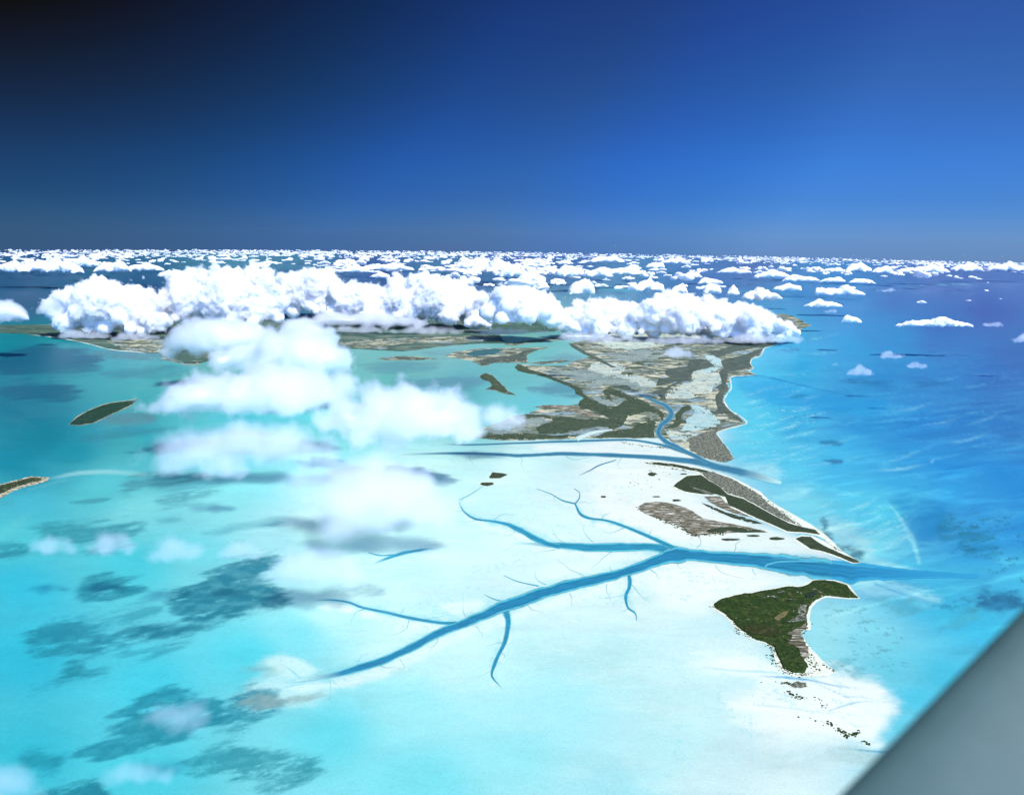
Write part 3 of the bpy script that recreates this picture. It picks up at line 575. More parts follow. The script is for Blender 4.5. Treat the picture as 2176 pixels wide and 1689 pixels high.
def patch(name, poly, mat, z=1.0, h=0.0, step=4.0, amp=1.5, seed=0, smooth=False, sc=14., hn=30., parent=None, rim=2.5, seg=3.0, gap=0.0):
    """a piece of ground or growth with this outline; h lifts it towards a canopy of that height. gap: share of the growth left bare, in ragged holes"""
    if smooth: poly = crv(list(poly)+[poly[0]], 4)[:-1]
    bd = jag(poly, amp, seg, seed, sc); A_ = np.array(bd)
    xs = np.arange(A_[:, 0].min(), A_[:, 0].max(), step); ys = np.arange(A_[:, 1].min(), A_[:, 1].max(), step*.6)
    g_ = np.random.default_rng(seed+5); X, Y = np.meshgrid(xs, ys); X = (X+g_.uniform(-.35, .35, X.shape)*step).ravel(); Y = (Y+g_.uniform(-.35, .35, Y.shape)*step*.6).ravel()
    sd = poly_sd(X, Y, bd); k = sd > step*.45; X, Y, sd = X[k], Y[k], sd[k]
    pts = [Vector(q) for q in bd]+[Vector(q) for q in zip(X, Y)]; n = len(bd)
    res = geometry.delaunay_2d_cdt(pts, [], [list(range(n))], 1, 1e-4)
    pv = np.array([tuple(q) for q in res[0]]); f = np.array(res[2])
    if len(f) == 0: return None
    ed = np.maximum(poly_sd(pv[:, 0], pv[:, 1], bd), 0); w = G(pv[:, 0], pv[:, 1], z)
    if h:
        cn = fbm(w[:, 0]/hn, w[:, 1]/hn, 3, seed+2); w[:, 2] += h*sstep(ed/rim)*(.45+1.1*cn)
    nrm = np.cross(w[f[:, 1]]-w[f[:, 0]], w[f[:, 2]]-w[f[:, 0]])[:, 2]; f = np.where((nrm < 0)[:, None], f[:, ::-1], f)
    if gap:
        m = fbm(w[f].mean(1)[:, 0]/(hn*1.4), w[f].mean(1)[:, 1]/(hn*.7), 4, seed+8); e3 = ed[f].mean(1)
        f = f[m > .5-.25*(1-gap)*1.2+.18*np.exp(-e3/4)-.1]
    o = link(name, None, None, None) if False else bpy.data.objects.new(name, None)
    bpy.data.objects.remove(o)
    org = w.mean(0); org[2] = zc(org[0], org[1]); 
    if parent is not None: org = np.array(parent['_o']) if '_o' in parent else org
    o = link(name, mesh_np(name, w-org, f, True, {'edge': ed}), mat, parent)
    if parent is None: o.location = org; o['_o'] = [float(q) for q in org]
    return o
def island(label, base, parts, cat='island', group=None, bmat=None, amp=1.2, seed=0, step=4.0, name='island'):
    o = patch(name, base, bmat or M_SAND, z=1.0, amp=amp, seed=seed, step=step)
    tag(o, label, cat, group)
    for nm, poly, mat, kw in parts: patch(nm, poly, mat, parent=o, **{**dict(z=1.6, h=5, amp=1.2, step=3.0, seed=seed+len(poly)), **kw})
    return o
def grow(poly, d):
    """outline pushed outwards by d pixels"""
    p = np.array(poly, float); c = 0; n = len(p); a = 0
    for i in range(n): a += p[i, 0]*p[(i+1) % n, 1]-p[(i+1) % n, 0]*p[i, 1]
    t_ = np.roll(p, -1, 0)-np.roll(p, 1, 0); nn = np.stack([t_[:, 1], -t_[:, 0]], 1)*np.sign(a); nn /= np.linalg.norm(nn, axis=1)[:, None]+1e-9
    return [tuple(q) for q in p+nn*d*np.array([1, .7])]
def ell(cx, cy, rx, ry, n=12, seed=0):
    g_ = np.random.default_rng(seed); return [(cx+rx*math.cos(a)*g_.uniform(.75, 1.15), cy+ry*math.sin(a)*g_.uniform(.75, 1.15)) for a in np.linspace(0, 2*math.pi, n, endpoint=False)]

# --- the low mainland, mixed marsh, pools and sand
land = tag(patch('land', [(966, 929), (1000, 916), (1040, 905), (1090, 884), (1120, 879), (1165, 862), (1200, 862), (1228, 858), (1240, 845), (1228, 826), (1200, 812), (1150, 796), (1112, 788), (1096, 782), (1100, 773), (1128, 776), (1180, 778), (1206, 776), (1215, 768), (1252, 758), (1240, 748), (1208, 730), (1240, 722), (1300, 712), (1340, 690), (1420, 684),
      (1500, 680), (1580, 690), (1640, 700), (1700, 692), (1722, 692), (1690, 706), (1650, 722), (1648, 732), (1625, 739), (1615, 755), (1597, 762), (1594, 774), (1601, 782), (1590, 787), (1606, 797), (1551, 801), (1552, 810), (1547, 814), (1551, 826), (1539, 842), (1538, 855), (1554, 874), (1570, 883), (1585, 899), (1556, 906), (1524, 917), (1524, 926), (1542, 947), (1561, 975), (1546, 981), (1530, 981), (1497, 974), (1465, 956), (1432, 940), (1420, 932), (1391, 931), (1260, 931), (1180, 934), (1110, 936), (1060, 935), (1010, 931)],
      M_MARSH, z=1.0, amp=2.0, seed=1, step=7, seg=2.5), kind='structure', label='low marshy land of grey mud, pale sand and olive mangrove')
tag(patch('land', [(1640, 668), (1662, 666), (1685, 672), (1698, 678), (1712, 686), (1726, 692), (1715, 695), (1690, 700), (1640, 700), (1560, 700), (1560, 680)], M_MARSH, z=1.0, amp=1.5, seed=2), kind='structure', label='far spit of land beyond the long cloud bank')
far = tag(patch('land', [(-160, 691), (60, 690), (115, 690), (200, 688), (400, 684), (560, 680), (760, 682), (900, 680), (1060, 682), (1200, 684), (1290, 688), (1215, 692), (1195, 694), (1180, 704), (1110, 708), (1062, 712), (1068, 722), (1084, 729), (1000, 731), (932, 737), (893, 743), (854, 747), (822, 745), (770, 742), (721, 741), (650, 738), (580, 744), (560, 756), (470, 760), (420, 773), (392, 770), (378, 765), (345, 760), (335, 750), (310, 750), (290, 747), (240, 743), (180, 728), (120, 717), (50, 709), (-40, 706), (-160, 705)],
      M_FARLAND, z=1.0, amp=1.2, seed=3, step=7), kind='structure', label='flat green far shore under the cloud bank with a white beach line')
def beach(poly, parent, wd, seed, name='beach', mat=None, z=1.5):
    """a strip of sand along a shoreline, wd pixels across"""
    p = np.array(crv(poly, 4)); n_ = np.gradient(p, axis=0); n_ = np.stack([-n_[:, 1], n_[:, 0]], 1); n_ /= np.linalg.norm(n_, axis=1)[:, None]
    q = (rng.uniform(.4, 1.2, len(p))*np.sin(np.linspace(0, math.pi, len(p)))**.4*wd)[:, None]
    return patch(name, [tuple(k) for k in p]+[tuple(k) for k in (p+n_*q*np.array([1, .7]))[::-1]], mat or M_SAND, z=z, amp=.4, step=3, seg=2, seed=seed, parent=parent)
beach([(60, 711), (120, 718), (180, 729), (240, 744), (290, 748), (312, 751)], far, -2.6, 5)
patch('mud_flat', [(225, 724), (290, 716), (345, 722), (345, 748), (310, 748), (260, 742)], M_MARSH, z=1.6, amp=2, seed=6, parent=far)
patch('mud_flat', [(715, 728), (780, 722), (900, 716), (1000, 714), (1040, 724), (960, 730), (880, 728), (820, 742), (760, 740)], M_MARSH, z=1.6, amp=2, seed=7, parent=far)
patch('mangrove', [(815, 736), (850, 731), (900, 730), (932, 734), (900, 741), (856, 745), (830, 742)], M_FARLAND, z=2.0, h=5, amp=.8, seed=8, parent=far)
island('dark low spit ending in a white beach below the far shore', [(345, 759), (372, 762), (384, 770), (420, 768), (425, 775), (395, 776), (372, 769), (340, 763)], [('mangrove', [(376, 764), (388, 769), (420, 769), (416, 773), (392, 773)], M_FARLAND, {})], seed=9, amp=.6, bmat=M_MARSH)
# --- growth on the mainland
def mang(label, poly, mat=M_MANG, h=5, **kw):
    o = patch('mangrove', poly, mat, **{**dict(z=1.8, h=h, amp=1.6, step=3.2, seed=len(poly)*7, hn=45.), **kw}); return tag(o, label, 'mangrove', 'mangrove thickets on the marsh')
mang('large dark green mangrove thicket in the middle of the marsh, west of the winding creek', [(1232, 851), (1243, 846), (1250, 845), (1269, 854), (1290, 863), (1309, 863), (1318, 858), (1329, 850), (1345, 856), (1360, 868), (1382, 873), (1361, 878), (1335, 885), (1332, 891), (1320, 906), (1303, 913), (1290, 908), (1270, 906), (1250, 910), (1213, 918), (1180, 923), (1145, 922), (1139, 909), (1154, 900), (1176, 895), (1172, 889), (1190, 884), (1230, 890), (1262, 893), (1295, 889), (1284, 883), (1265, 873), (1235, 867), (1229, 860)], gap=.15)
mang('long thin dark green mangrove spit running out into the western lagoon', [(1093, 780), (1099, 775), (1112, 777), (1122, 783), (1151, 792), (1184, 804), (1206, 812), (1228, 821), (1236, 826), (1241, 837), (1252, 846), (1246, 848), (1234, 842), (1222, 836), (1221, 828), (1205, 819), (1180, 810), (1150, 798), (1115, 792), (1100, 788)])
mang('curved dark mangrove band on the inner bank of the winding creek', [(1280, 831), (1290, 825), (1317, 829), (1332, 838), (1361, 849), (1383, 861), (1400, 870), (1412, 880), (1408, 893), (1398, 880), (1380, 874), (1362, 872), (1348, 862), (1330, 848), (1310, 842), (1296, 838), (1300, 850), (1290, 846)], gap=.1)
mang('ragged olive mangrove fringe beside the pale creek at the foot of the marsh', [(1262, 930), (1290, 918), (1305, 915), (1340, 911), (1360, 900), (1384, 893), (1396, 896), (1390, 910), (1391, 929), (1340, 930)], gap=.35)
mang('thin olive mangrove shore with sandy gaps along the foot of the marsh', [(970, 928), (1000, 920), (1060, 923), (1110, 919), (1180, 925), (1230, 924), (1200, 931), (1110, 934), (1030, 932)], gap=.4)
mang('small ragged mangrove arm in the shallows behind the round cloud', [(1088, 884), (1120, 880), (1160, 881), (1178, 890), (1150, 886), (1120, 889), (1100, 893)], gap=.1)
mang('thin sandy mangrove arc off the west side of the large thicket', [(1130, 865), (1165, 860), (1200, 861), (1228, 866), (1255, 876), (1280, 886), (1250, 886), (1220, 876), (1180, 867)], M_STRIPE)
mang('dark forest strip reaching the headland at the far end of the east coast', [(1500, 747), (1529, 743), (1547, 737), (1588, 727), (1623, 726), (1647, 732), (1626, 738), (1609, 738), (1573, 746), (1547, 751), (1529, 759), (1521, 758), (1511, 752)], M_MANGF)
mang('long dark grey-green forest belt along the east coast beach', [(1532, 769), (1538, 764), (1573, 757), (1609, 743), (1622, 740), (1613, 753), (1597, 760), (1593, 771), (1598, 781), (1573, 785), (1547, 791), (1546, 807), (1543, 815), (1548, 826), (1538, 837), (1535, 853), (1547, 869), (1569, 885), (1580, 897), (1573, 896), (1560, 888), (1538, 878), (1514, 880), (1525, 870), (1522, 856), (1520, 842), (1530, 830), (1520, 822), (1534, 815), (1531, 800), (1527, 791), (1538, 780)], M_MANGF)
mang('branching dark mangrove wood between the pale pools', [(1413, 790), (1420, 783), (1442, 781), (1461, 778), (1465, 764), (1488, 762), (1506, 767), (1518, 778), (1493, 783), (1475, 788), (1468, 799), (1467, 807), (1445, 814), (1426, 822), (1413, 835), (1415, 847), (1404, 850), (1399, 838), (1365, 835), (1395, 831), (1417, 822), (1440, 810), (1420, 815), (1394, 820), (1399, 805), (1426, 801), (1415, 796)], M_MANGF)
mang('narrow dark mangrove strip on the outer bank of the winding creek', [(1406, 911), (1431, 901), (1436, 892), (1436, 879), (1449, 865), (1463, 861), (1468, 870), (1451, 879), (1448, 888), (1452, 895), (1438, 908), (1420, 910)])
mang('thin sandy tongue of scrub running up to the sharp eastern point', [(1466, 933), (1488, 921), (1520, 912), (1569, 900), (1573, 902), (1538, 911), (1523, 918), (1500, 926)], M_GREY, h=3)
mang('grey scrub headland at the southern tip of the mainland by the inlet', [(1466, 934), (1490, 924), (1522, 917), (1523, 927), (1541, 949), (1557, 973), (1538, 980), (1497, 973), (1465, 953)], M_GREY, h=4, gap=.12)
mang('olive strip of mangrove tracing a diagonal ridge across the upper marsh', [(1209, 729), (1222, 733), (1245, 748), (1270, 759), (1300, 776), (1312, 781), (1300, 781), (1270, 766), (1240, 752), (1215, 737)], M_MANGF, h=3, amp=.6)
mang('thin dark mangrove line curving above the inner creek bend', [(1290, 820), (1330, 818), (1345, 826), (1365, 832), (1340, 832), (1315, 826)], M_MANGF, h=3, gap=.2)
for k, (poly, m_) in enumerate([([(1419, 831), (1445, 817), (1470, 810), (1475, 791), (1527, 791), (1533, 810), (1516, 822), (1511, 834), (1467, 846), (1420, 845)], M_PALE), ([(1467, 860), (1491, 863), (1513, 879), (1530, 900), (1502, 909), (1450, 917), (1445, 912), (1455, 900), (1462, 890), (1475, 878)], M_POOL),
      ([(1488, 752), (1515, 757), (1532, 764), (1536, 772), (1530, 782), (1505, 790), (1480, 788), (1518, 779), (1506, 767)], M_POOL), ([(1412, 912), (1450, 918), (1500, 922), (1466, 932), (1450, 945), (1420, 928)], M_PALE), ([(1255, 775), (1300, 770), (1330, 780), (1310, 798), (1270, 800), (1240, 795)], M_PALE), ([(1300, 800), (1340, 795), (1390, 812), (1385, 825), (1340, 815)], M_PALE),
      ([(1250, 836), (1290, 848), (1310, 858), (1295, 862), (1270, 853)], M_MUD), ([(1300, 846), (1325, 848), (1328, 852), (1316, 858), (1304, 852)], M_MUD), ([(1240, 815), (1300, 800), (1380, 822), (1370, 830), (1300, 818), (1260, 824)], M_MUD), ([(1262, 712), (1330, 705), (1440, 700), (1500, 715), (1420, 735), (1330, 742), (1270, 730)], M_PALE),
      ([(1280, 752), (1370, 745), (1400, 760), (1340, 768)], M_MUD), ([(1185, 790), (1240, 786), (1300, 803), (1260, 812), (1220, 808)], M_MUD), ([(1143, 920), (1200, 915), (1270, 900), (1297, 905), (1230, 918)], M_MUD), ([(1085, 892), (1140, 884), (1172, 893), (1150, 904), (1110, 905)], M_MUD), ([(985, 920), (1060, 905), (1130, 912), (1090, 922)], M_MUD)]):
    patch('pool_water' if m_ in (M_POOL, M_MUD) else 'sand_flat', poly, m_, z=1.5+.02*k, amp=5.0, seed=40+k, step=4, parent=land, sc=22., hn=110., gap=.55, smooth=True)
beach([(1647, 733), (1624, 740), (1616, 755), (1597, 763), (1594, 775), (1601, 782), (1590, 788), (1606, 797)], land, -2.2, 60)
beach([(1606, 797), (1580, 797), (1552, 801), (1552, 812), (1552, 826), (1540, 843), (1539, 856), (1555, 875), (1571, 884), (1586, 899), (1557, 907), (1525, 917), (1525, 926), (1543, 947), (1562, 975)], land, -3.0, 61)
# --- islands
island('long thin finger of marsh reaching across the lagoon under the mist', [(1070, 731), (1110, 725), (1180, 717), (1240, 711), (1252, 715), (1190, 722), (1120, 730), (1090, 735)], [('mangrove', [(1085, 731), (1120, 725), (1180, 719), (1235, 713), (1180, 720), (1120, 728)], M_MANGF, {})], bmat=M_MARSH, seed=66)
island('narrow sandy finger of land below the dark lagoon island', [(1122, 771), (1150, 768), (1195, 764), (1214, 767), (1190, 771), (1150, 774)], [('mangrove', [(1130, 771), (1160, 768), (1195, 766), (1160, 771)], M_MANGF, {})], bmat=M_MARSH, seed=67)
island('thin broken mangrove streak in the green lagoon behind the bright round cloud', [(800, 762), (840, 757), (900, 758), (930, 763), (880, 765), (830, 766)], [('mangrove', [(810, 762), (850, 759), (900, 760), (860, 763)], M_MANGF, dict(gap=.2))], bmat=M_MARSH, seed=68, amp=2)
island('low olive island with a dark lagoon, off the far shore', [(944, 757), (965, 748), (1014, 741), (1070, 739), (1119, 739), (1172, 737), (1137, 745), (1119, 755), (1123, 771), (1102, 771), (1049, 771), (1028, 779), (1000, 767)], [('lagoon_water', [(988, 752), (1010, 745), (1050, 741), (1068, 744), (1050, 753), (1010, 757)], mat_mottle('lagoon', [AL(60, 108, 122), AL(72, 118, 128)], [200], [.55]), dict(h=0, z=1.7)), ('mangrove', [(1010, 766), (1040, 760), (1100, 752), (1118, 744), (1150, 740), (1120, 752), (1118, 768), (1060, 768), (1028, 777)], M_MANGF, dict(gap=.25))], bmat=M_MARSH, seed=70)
island('small boot-shaped mangrove island in the lagoon', grow([(1018, 799), (1032, 793), (1046, 797), (1056, 807), (1070, 820), (1081, 832), (1098, 840), (1077, 837), (1053, 830), (1032, 827), (1046, 820), (1042, 811), (1025, 806)], .8), [('mangrove', [(1018, 799), (1032, 793), (1046, 797), (1056, 807), (1070, 820), (1080, 832), (1072, 835), (1053, 829), (1034, 826), (1046, 820), (1042, 811), (1025, 806)], M_MANG, {})], bmat=M_MARSH, seed=71, amp=.8)
island('slender dark green leaf-shaped island in the western shallows', grow([(147, 902), (164, 886), (189, 872), (217, 861), (237, 856), (293, 849), (279, 860), (258, 870), (237, 879), (217, 889), (199, 898), (168, 903)], 1.6), [('scrub', [(147, 902), (164, 886), (189, 872), (217, 861), (237, 856), (293, 849), (279, 860), (258, 870), (237, 879), (217, 889), (199, 898), (168, 903)], mat_mottle('leaf_scrub', [AL(38, 72, 60), AL(48, 82, 68), AL(28, 58, 48)], [120, 60], [.55, .57]), dict(amp=.9))], seed=72, amp=.8, bmat=mat_mottle('shell_sand', [AL(205, 190, 168), AL(120, 120, 100)], [60], [.56]))
island('brown and green scrub island cut by the left edge of the view', [(-90, 1052), (-20, 1034), (2, 1028), (31, 1021), (66, 1012), (107, 1014), (97, 1023), (59, 1033), (28, 1043), (2, 1058), (-40, 1076), (-90, 1090)], [('scrub', [(-88, 1054), (-20, 1036), (2, 1030), (31, 1023), (66, 1014), (98, 1015), (85, 1021), (59, 1027), (28, 1037), (2, 1048), (-40, 1064), (-88, 1076)], mat_mottle('edge_scrub', [AL(66, 78, 54), AL(48, 64, 44), AL(120, 108, 84)], [40, 40], [.52, .6]), dict(gap=.25, hn=22.))], seed=73, amp=2, bmat=mat_mottle('rocky_sand', [AL(226, 216, 200), AL(150, 134, 112)], [30], [.5]))
A_out = [(1513.8, 1283.5), (1533, 1272), (1565, 1263.4), (1607, 1257), (1649, 1250), (1670, 1245.5), (1706, 1245.5), (1721, 1239), (1727, 1233), (1750, 1232), (1772, 1234), (1801, 1243), (1810, 1255), (1824, 1270), (1803, 1270), (1772, 1266.6), (1753, 1265.5), (1734, 1274), (1719, 1289), (1714, 1310), (1716, 1327), (1711, 1335), (1691, 1338), (1692, 1352), (1698, 1363), (1704, 1380), (1714, 1390), (1709, 1401), (1717, 1416), (1710, 1429), (1691, 1430), (1664, 1420), (1656, 1401), (1649, 1390), (1646, 1375), (1628, 1365), (1598, 1355), (1573, 1337), (1558, 1320), (1543, 1306), (1522, 1293)]
A_base = [(1508, 1285), (1532, 1270), (1565, 1261), (1607, 1255), (1649, 1248), (1670, 1243), (1706, 1243), (1719, 1237), (1727, 1231), (1750, 1230.5), (1774, 1232), (1803, 1241), (1813, 1254), (1828, 1272), (1803, 1272.5), (1772, 1270), (1755, 1269), (1737, 1278), (1724, 1292), (1720, 1312), (1723, 1330), (1722, 1338), (1702, 1340), (1706, 1352), (1716, 1368), (1728, 1382), (1745, 1400), (1760, 1414), (1778, 1428), (1758, 1436), (1720, 1438), (1690, 1438), (1658, 1424), (1646, 1402), (1644, 1378), (1626, 1367), (1596, 1358), (1569, 1340), (1553, 1323), (1539, 1309), (1518, 1296)]
isl = island('large dark green hook-shaped island beside the channel mouth', A_base, [('scrub', A_out, M_GREEN, dict(h=7, step=2.0, amp=2.2, gap=.06, hn=20.))], seed=74, amp=1.0)
patch('sand_clearing', [(1690, 1337), (1714, 1322), (1716, 1334), (1702, 1340), (1705, 1353), (1716, 1372), (1720, 1392), (1708, 1400), (1700, 1385), (1694, 1372), (1672, 1366), (1684, 1352), (1672, 1345)], M_STRIPE, z=11.5, amp=4, seed=75, parent=isl, step=2.4, sc=7., hn=16., gap=.3)
patch('sand_clearing', [(1700, 1285), (1715, 1284), (1712, 1300), (1714, 1318), (1690, 1322), (1672, 1320), (1696, 1308), (1694, 1296)], M_GREY, z=11.5, amp=4, seed=76, parent=isl, step=2.4, sc=7., hn=16., gap=.3)
patch('bare_ground', [(1645, 1312), (1660, 1302), (1680, 1296), (1672, 1304), (1656, 1318), (1648, 1316)], mat_mottle('dry_grass', [AL(128, 118, 82), AL(104, 98, 64)], [18], [.55]), z=11.5, amp=2.5, seed=77, parent=isl, step=3)
patch('bare_ground', [(1578, 1328), (1600, 1324), (1640, 1332), (1668, 1338), (1650, 1352), (1620, 1350), (1590, 1340)], mat_mottle('dry_scrub', [AL(62, 66, 34), AL(98, 90, 60), AL(50, 58, 26)], [34, 24], [.58, .5]), z=11.3, amp=5, seed=78, parent=isl, step=3)
for k, q in enumerate([[(1622, 1268), (1640, 1264), (1655, 1267), (1654, 1270), (1640, 1267), (1624, 1269)], [(1672, 1272), (1690, 1272), (1692, 1275), (1674, 1274)], [(1725, 1249), (1745, 1255), (1752, 1261), (1745, 1260), (1728, 1251)], [(1652, 1257), (1664, 1254), (1668, 1256), (1656, 1260)], [(1692, 1256), (1705, 1259), (1704, 1262), (1694, 1259)]]):
    patch('sand_clearing', q, M_GREY, z=11.6, amp=2.2, seed=80+k, parent=isl, step=2.0, seg=1.5, sc=5., hn=9., gap=.4)
patch('lagoon_water', [(1710, 1262), (1724, 1256), (1736, 1259), (1730, 1267), (1716, 1269)], mat_mottle('dark_pool', [AL(44, 60, 52), AL(36, 50, 40)], [20], [.5]), z=11.4, amp=1, seed=86, parent=isl, step=3)
island('tiny sparse grey scrub islet on the sand below the hook-shaped island', grow(ell(1698, 1455, 20, 8, 14, 3), 1), [('scrub', ell(1698, 1455, 19, 7.5, 14, 3), M_GREY, dict(h=3))], seed=90, amp=1.2)
C_dark = [(1431, 1033), (1440, 1024), (1459, 1011), (1490, 1008.5), (1507, 1021), (1526, 1031), (1546, 1050), (1579, 1059), (1615, 1079), (1641, 1093), (1674, 1110), (1698, 1118), (1732, 1125), (1743, 1135.5), (1713, 1131), (1674, 1129), (1650, 1118), (1615, 1103), (1579, 1087), (1548, 1072), (1541, 1056), (1522, 1050), (1493, 1050), (1455, 1044)]
C_grey = [(1488, 1004), (1519, 1004), (1555, 1017), (1579, 1030), (1615, 1051), (1627, 1065), (1646, 1079), (1674, 1098), (1694, 1115), (1674, 1108), (1641, 1092), (1615, 1077), (1579, 1057), (1546, 1048), (1526, 1030), (1507, 1020)]
C_base = [(1425, 1034), (1436, 1023), (1456, 1009), (1480, 1005), (1496, 999), (1519, 1002), (1556, 1014), (1581, 1026), (1618, 1046), (1634, 1062), (1660, 1078), (1690, 1095), (1724, 1114), (1748, 1131), (1770, 1150), (1790, 1172), (1776, 1168), (1752, 1146), (1735, 1138), (1713, 1134), (1674, 1132), (1640, 1117), (1600, 1100), (1548, 1076), (1536, 1062), (1530, 1053), (1493, 1053), (1455, 1048), (1434, 1040)]
island('long tapering island, dark green inside and speckled grey towards its seaward beach', C_base, [('scrub', C_dark, M_GREEN2, dict(h=6, step=2.6, amp=1.0)), ('dune_scrub', C_grey, M_GREY, dict(h=4, step=2.6, amp=1.6, gap=.05)), ('sand_clearing', [(1463, 1032), (1480, 1036), (1505, 1044), (1518, 1050), (1500, 1048), (1478, 1040)], M_GREY, dict(z=9, h=0, amp=1)), ('sand_clearing', [(1536, 1052), (1543, 1056), (1546, 1069), (1540, 1066), (1538, 1058)], M_SAND, dict(z=2.2, h=0, amp=.6))], seed=92, amp=1.0)
island('thin dark green sand spit running west along the inlet', [(1366, 981), (1400, 980), (1436, 984), (1471, 991), (1497, 997), (1522, 1003), (1495, 1005), (1468, 1002), (1440, 998), (1400, 992), (1372, 986)], [('scrub', [(1368, 982), (1400, 982), (1436, 986), (1471, 993), (1495, 998), (1520, 1004), (1495, 1003), (1468, 999), (1440, 993), (1400, 988), (1375, 985)], M_GREEN2, dict(h=4, amp=.7, step=2.5, gap=.1))], seed=93, amp=.8)
D_ = [(1690, 1144), (1703, 1139), (1722, 1140), (1737, 1151), (1760, 1163), (1794, 1178.6), (1818, 1188), (1829, 1195), (1813, 1195), (1782, 1182), (1751, 1171.5), (1722, 1165.5), (1706, 1154)]
island('narrow dark green pointed island on the north bank of the channel mouth', [(1686, 1145), (1702, 1136), (1726, 1138), (1745, 1146), (1772, 1160), (1800, 1177), (1830, 1195), (1812, 1197), (1780, 1185), (1748, 1174), (1715, 1166), (1698, 1156)], [('scrub', D_, M_GREEN2, dict(h=5, step=2.4, amp=.9))], seed=94, amp=.8)
E_ = [(1354, 1078), (1369, 1069), (1393, 1065), (1419, 1068), (1455, 1077), (1474, 1088), (1493, 1100), (1531, 1108), (1579, 1117), (1617, 1126), (1634, 1131), (1603, 1131), (1555, 1131), (1507, 1135), (1474, 1138), (1445, 1118), (1412, 1106), (1385, 1097), (1369, 1090)]
mang('broad brown striped marsh of low bushes on the white sand flat', E_, M_STRIPE, h=2.5, amp=2.2, step=2.6, z=1.4)
mang('dark olive tail of the brown striped marsh', [(1500, 1124), (1540, 1118), (1590, 1121), (1630, 1130), (1590, 1131), (1540, 1131), (1500, 1133)], M_GREEN2, h=3, amp=1.5, step=2.6, gap=.2)
for k, q in enumerate([[(1488, 1067), (1510, 1074), (1545, 1089), (1580, 1098), (1624, 1113), (1600, 1112), (1560, 1101), (1520, 1085)], [(1500, 1062), (1540, 1071), (1575, 1089), (1600, 1099), (1570, 1093), (1530, 1079)], [(1496, 1055), (1530, 1054), (1544, 1068), (1560, 1078), (1530, 1070), (1505, 1062)]]):
    mang(('longest', 'middle', 'shortest')[k]+' dark striped lens of bushes beside the long tapering island', q, M_STRIPE if k else M_GREEN2, h=2.5, amp=1.2, step=2.4, z=1.4, gap=.25 if k == 0 else 0)
for k, (x, y, rx, ry, lb) in enumerate([(1386, 1007, 9, 4, 'small round bush clump on white sand near the western spit'), (1453, 1007, 8, 1.7, 'flat sliver of bushes just below the western spit'), (1282, 1055, 6, 2.4, 'lone small bush clump far out on the white sand flat'), (1395, 1055, 9, 1.4, 'thin streak of bushes above the brown striped marsh'), (1438, 1063, 9, 2.6, 'slanted little bush streak above the striped marsh'),
       (1552, 1146, 20, 3, 'long low bush patch on the sand above the main channel'), (1600, 1138, 16, 2.6, 'small dark bush patch below the tail of the striped marsh'), (1650, 1144, 18, 3, 'flat dark bush patch beside the narrow pointed island')]):
    o = patch('bush_clump', ell(x, y, rx, ry, 12, k), M_GREEN2, z=1.4, h=3, amp=.7, step=2.0, seed=120+k, seg=1.6, rim=1.2); tag(o, lb, 'bushes', 'bush clumps on the sand flat')
for k, (q, lb) in enumerate([([(1039.5, 1013.5), (1046, 1003), (1067, 1005), (1079, 1008), (1063, 1016), (1042, 1016)], 'larger of two small green islets on the pale sand flat'), ([(1019.6, 1027.5), (1025, 1024.7), (1047.5, 1025), (1049, 1029), (1035, 1032.5), (1024, 1031)], 'smaller flatter of two green islets on the pale sand flat')]):
    island(lb, grow(q, 1), [('scrub', q, M_GREEN2, dict(h=4, amp=.6, step=2.2))], seed=130+k, amp=.6, group='islets on the pale flat')

# --- tidal channels
def chan_mat(name, mid, shore, rim, far=(205, 244, 250)):
    t = NT(name); a = t.n('Attribute', attribute_name='across').outputs['Fac']; p = t.pos()
    n = t.noise(t.mapping(p, (1/70, 1/45, 1)), 1, 5, .6, .5)
    r = t.math('ADD', a, t.math('MULTIPLY', t.math('SUBTRACT', n, .5), .16))
    n2 = t.noise(t.mapping(p, (1/300, 1/40, 1), (0, 0, .3)), 1, 6, .6, 1.0)
    r = t.math('ADD', r, t.math('MULTIPLY', t.math('SUBTRACT', n2, .5), t.math('MULTIPLY', a, .9)))
    c = t.ramp(r, [(.0, shore), (.035, rim), (.075, rim), (.11, tuple(np.array(shore)*1.1)), (.26, shore), (.42, mid), (.60, tuple(np.array(mid)*.70)), (.78, mid), (1, tuple(np.array(mid)*.78))])
    c = t.mix(1, c, t.ramp(t.noise(t.mapping(p, (1/240, 1/60, 1), (0, 0, .35)), 1, 6, .6), [(.3, .86), (.5, 1), (.7, 1.16)]), 'MULTIPLY')
    c = t.mix(t.n('Attribute', attribute_name='fade').outputs['Fac'], c, AL(*far))
    b = t.n('BsdfPrincipled'); t.set(b.inputs['Base Color'], c); b.inputs['Roughness'].default_value = .4; b.inputs['IOR'].default_value = 1.33; b.inputs['Specular IOR Level'].default_value = .2
    al = t.n('MapRange'); t.set(al.inputs[0], t.math('ADD', a, t.math('MULTIPLY', t.math('SUBTRACT', n, .5), .22))); al.inputs[1].default_value = .0; al.inputs[2].default_value = .15; t.set(b.inputs['Alpha'], al.outputs[0])
    t.set(t.out.inputs['Surface'], b); return t.m
M_CH = chan_mat('channel_deep', AL(52, 146, 194), AL(96, 196, 224), AL(128, 128, 108))
M_CM = chan_mat('channel_mouth', AL(50, 146, 200), AL(62, 170, 220), AL(66, 172, 220), (62, 168, 222))
M_CR = chan_mat('channel_creek', AL(58, 160, 202), AL(100, 198, 222), AL(140, 146, 128))
M_CF = chan_mat('channel_grey', AL(72, 140, 178), AL(120, 176, 200), AL(110, 130, 140))
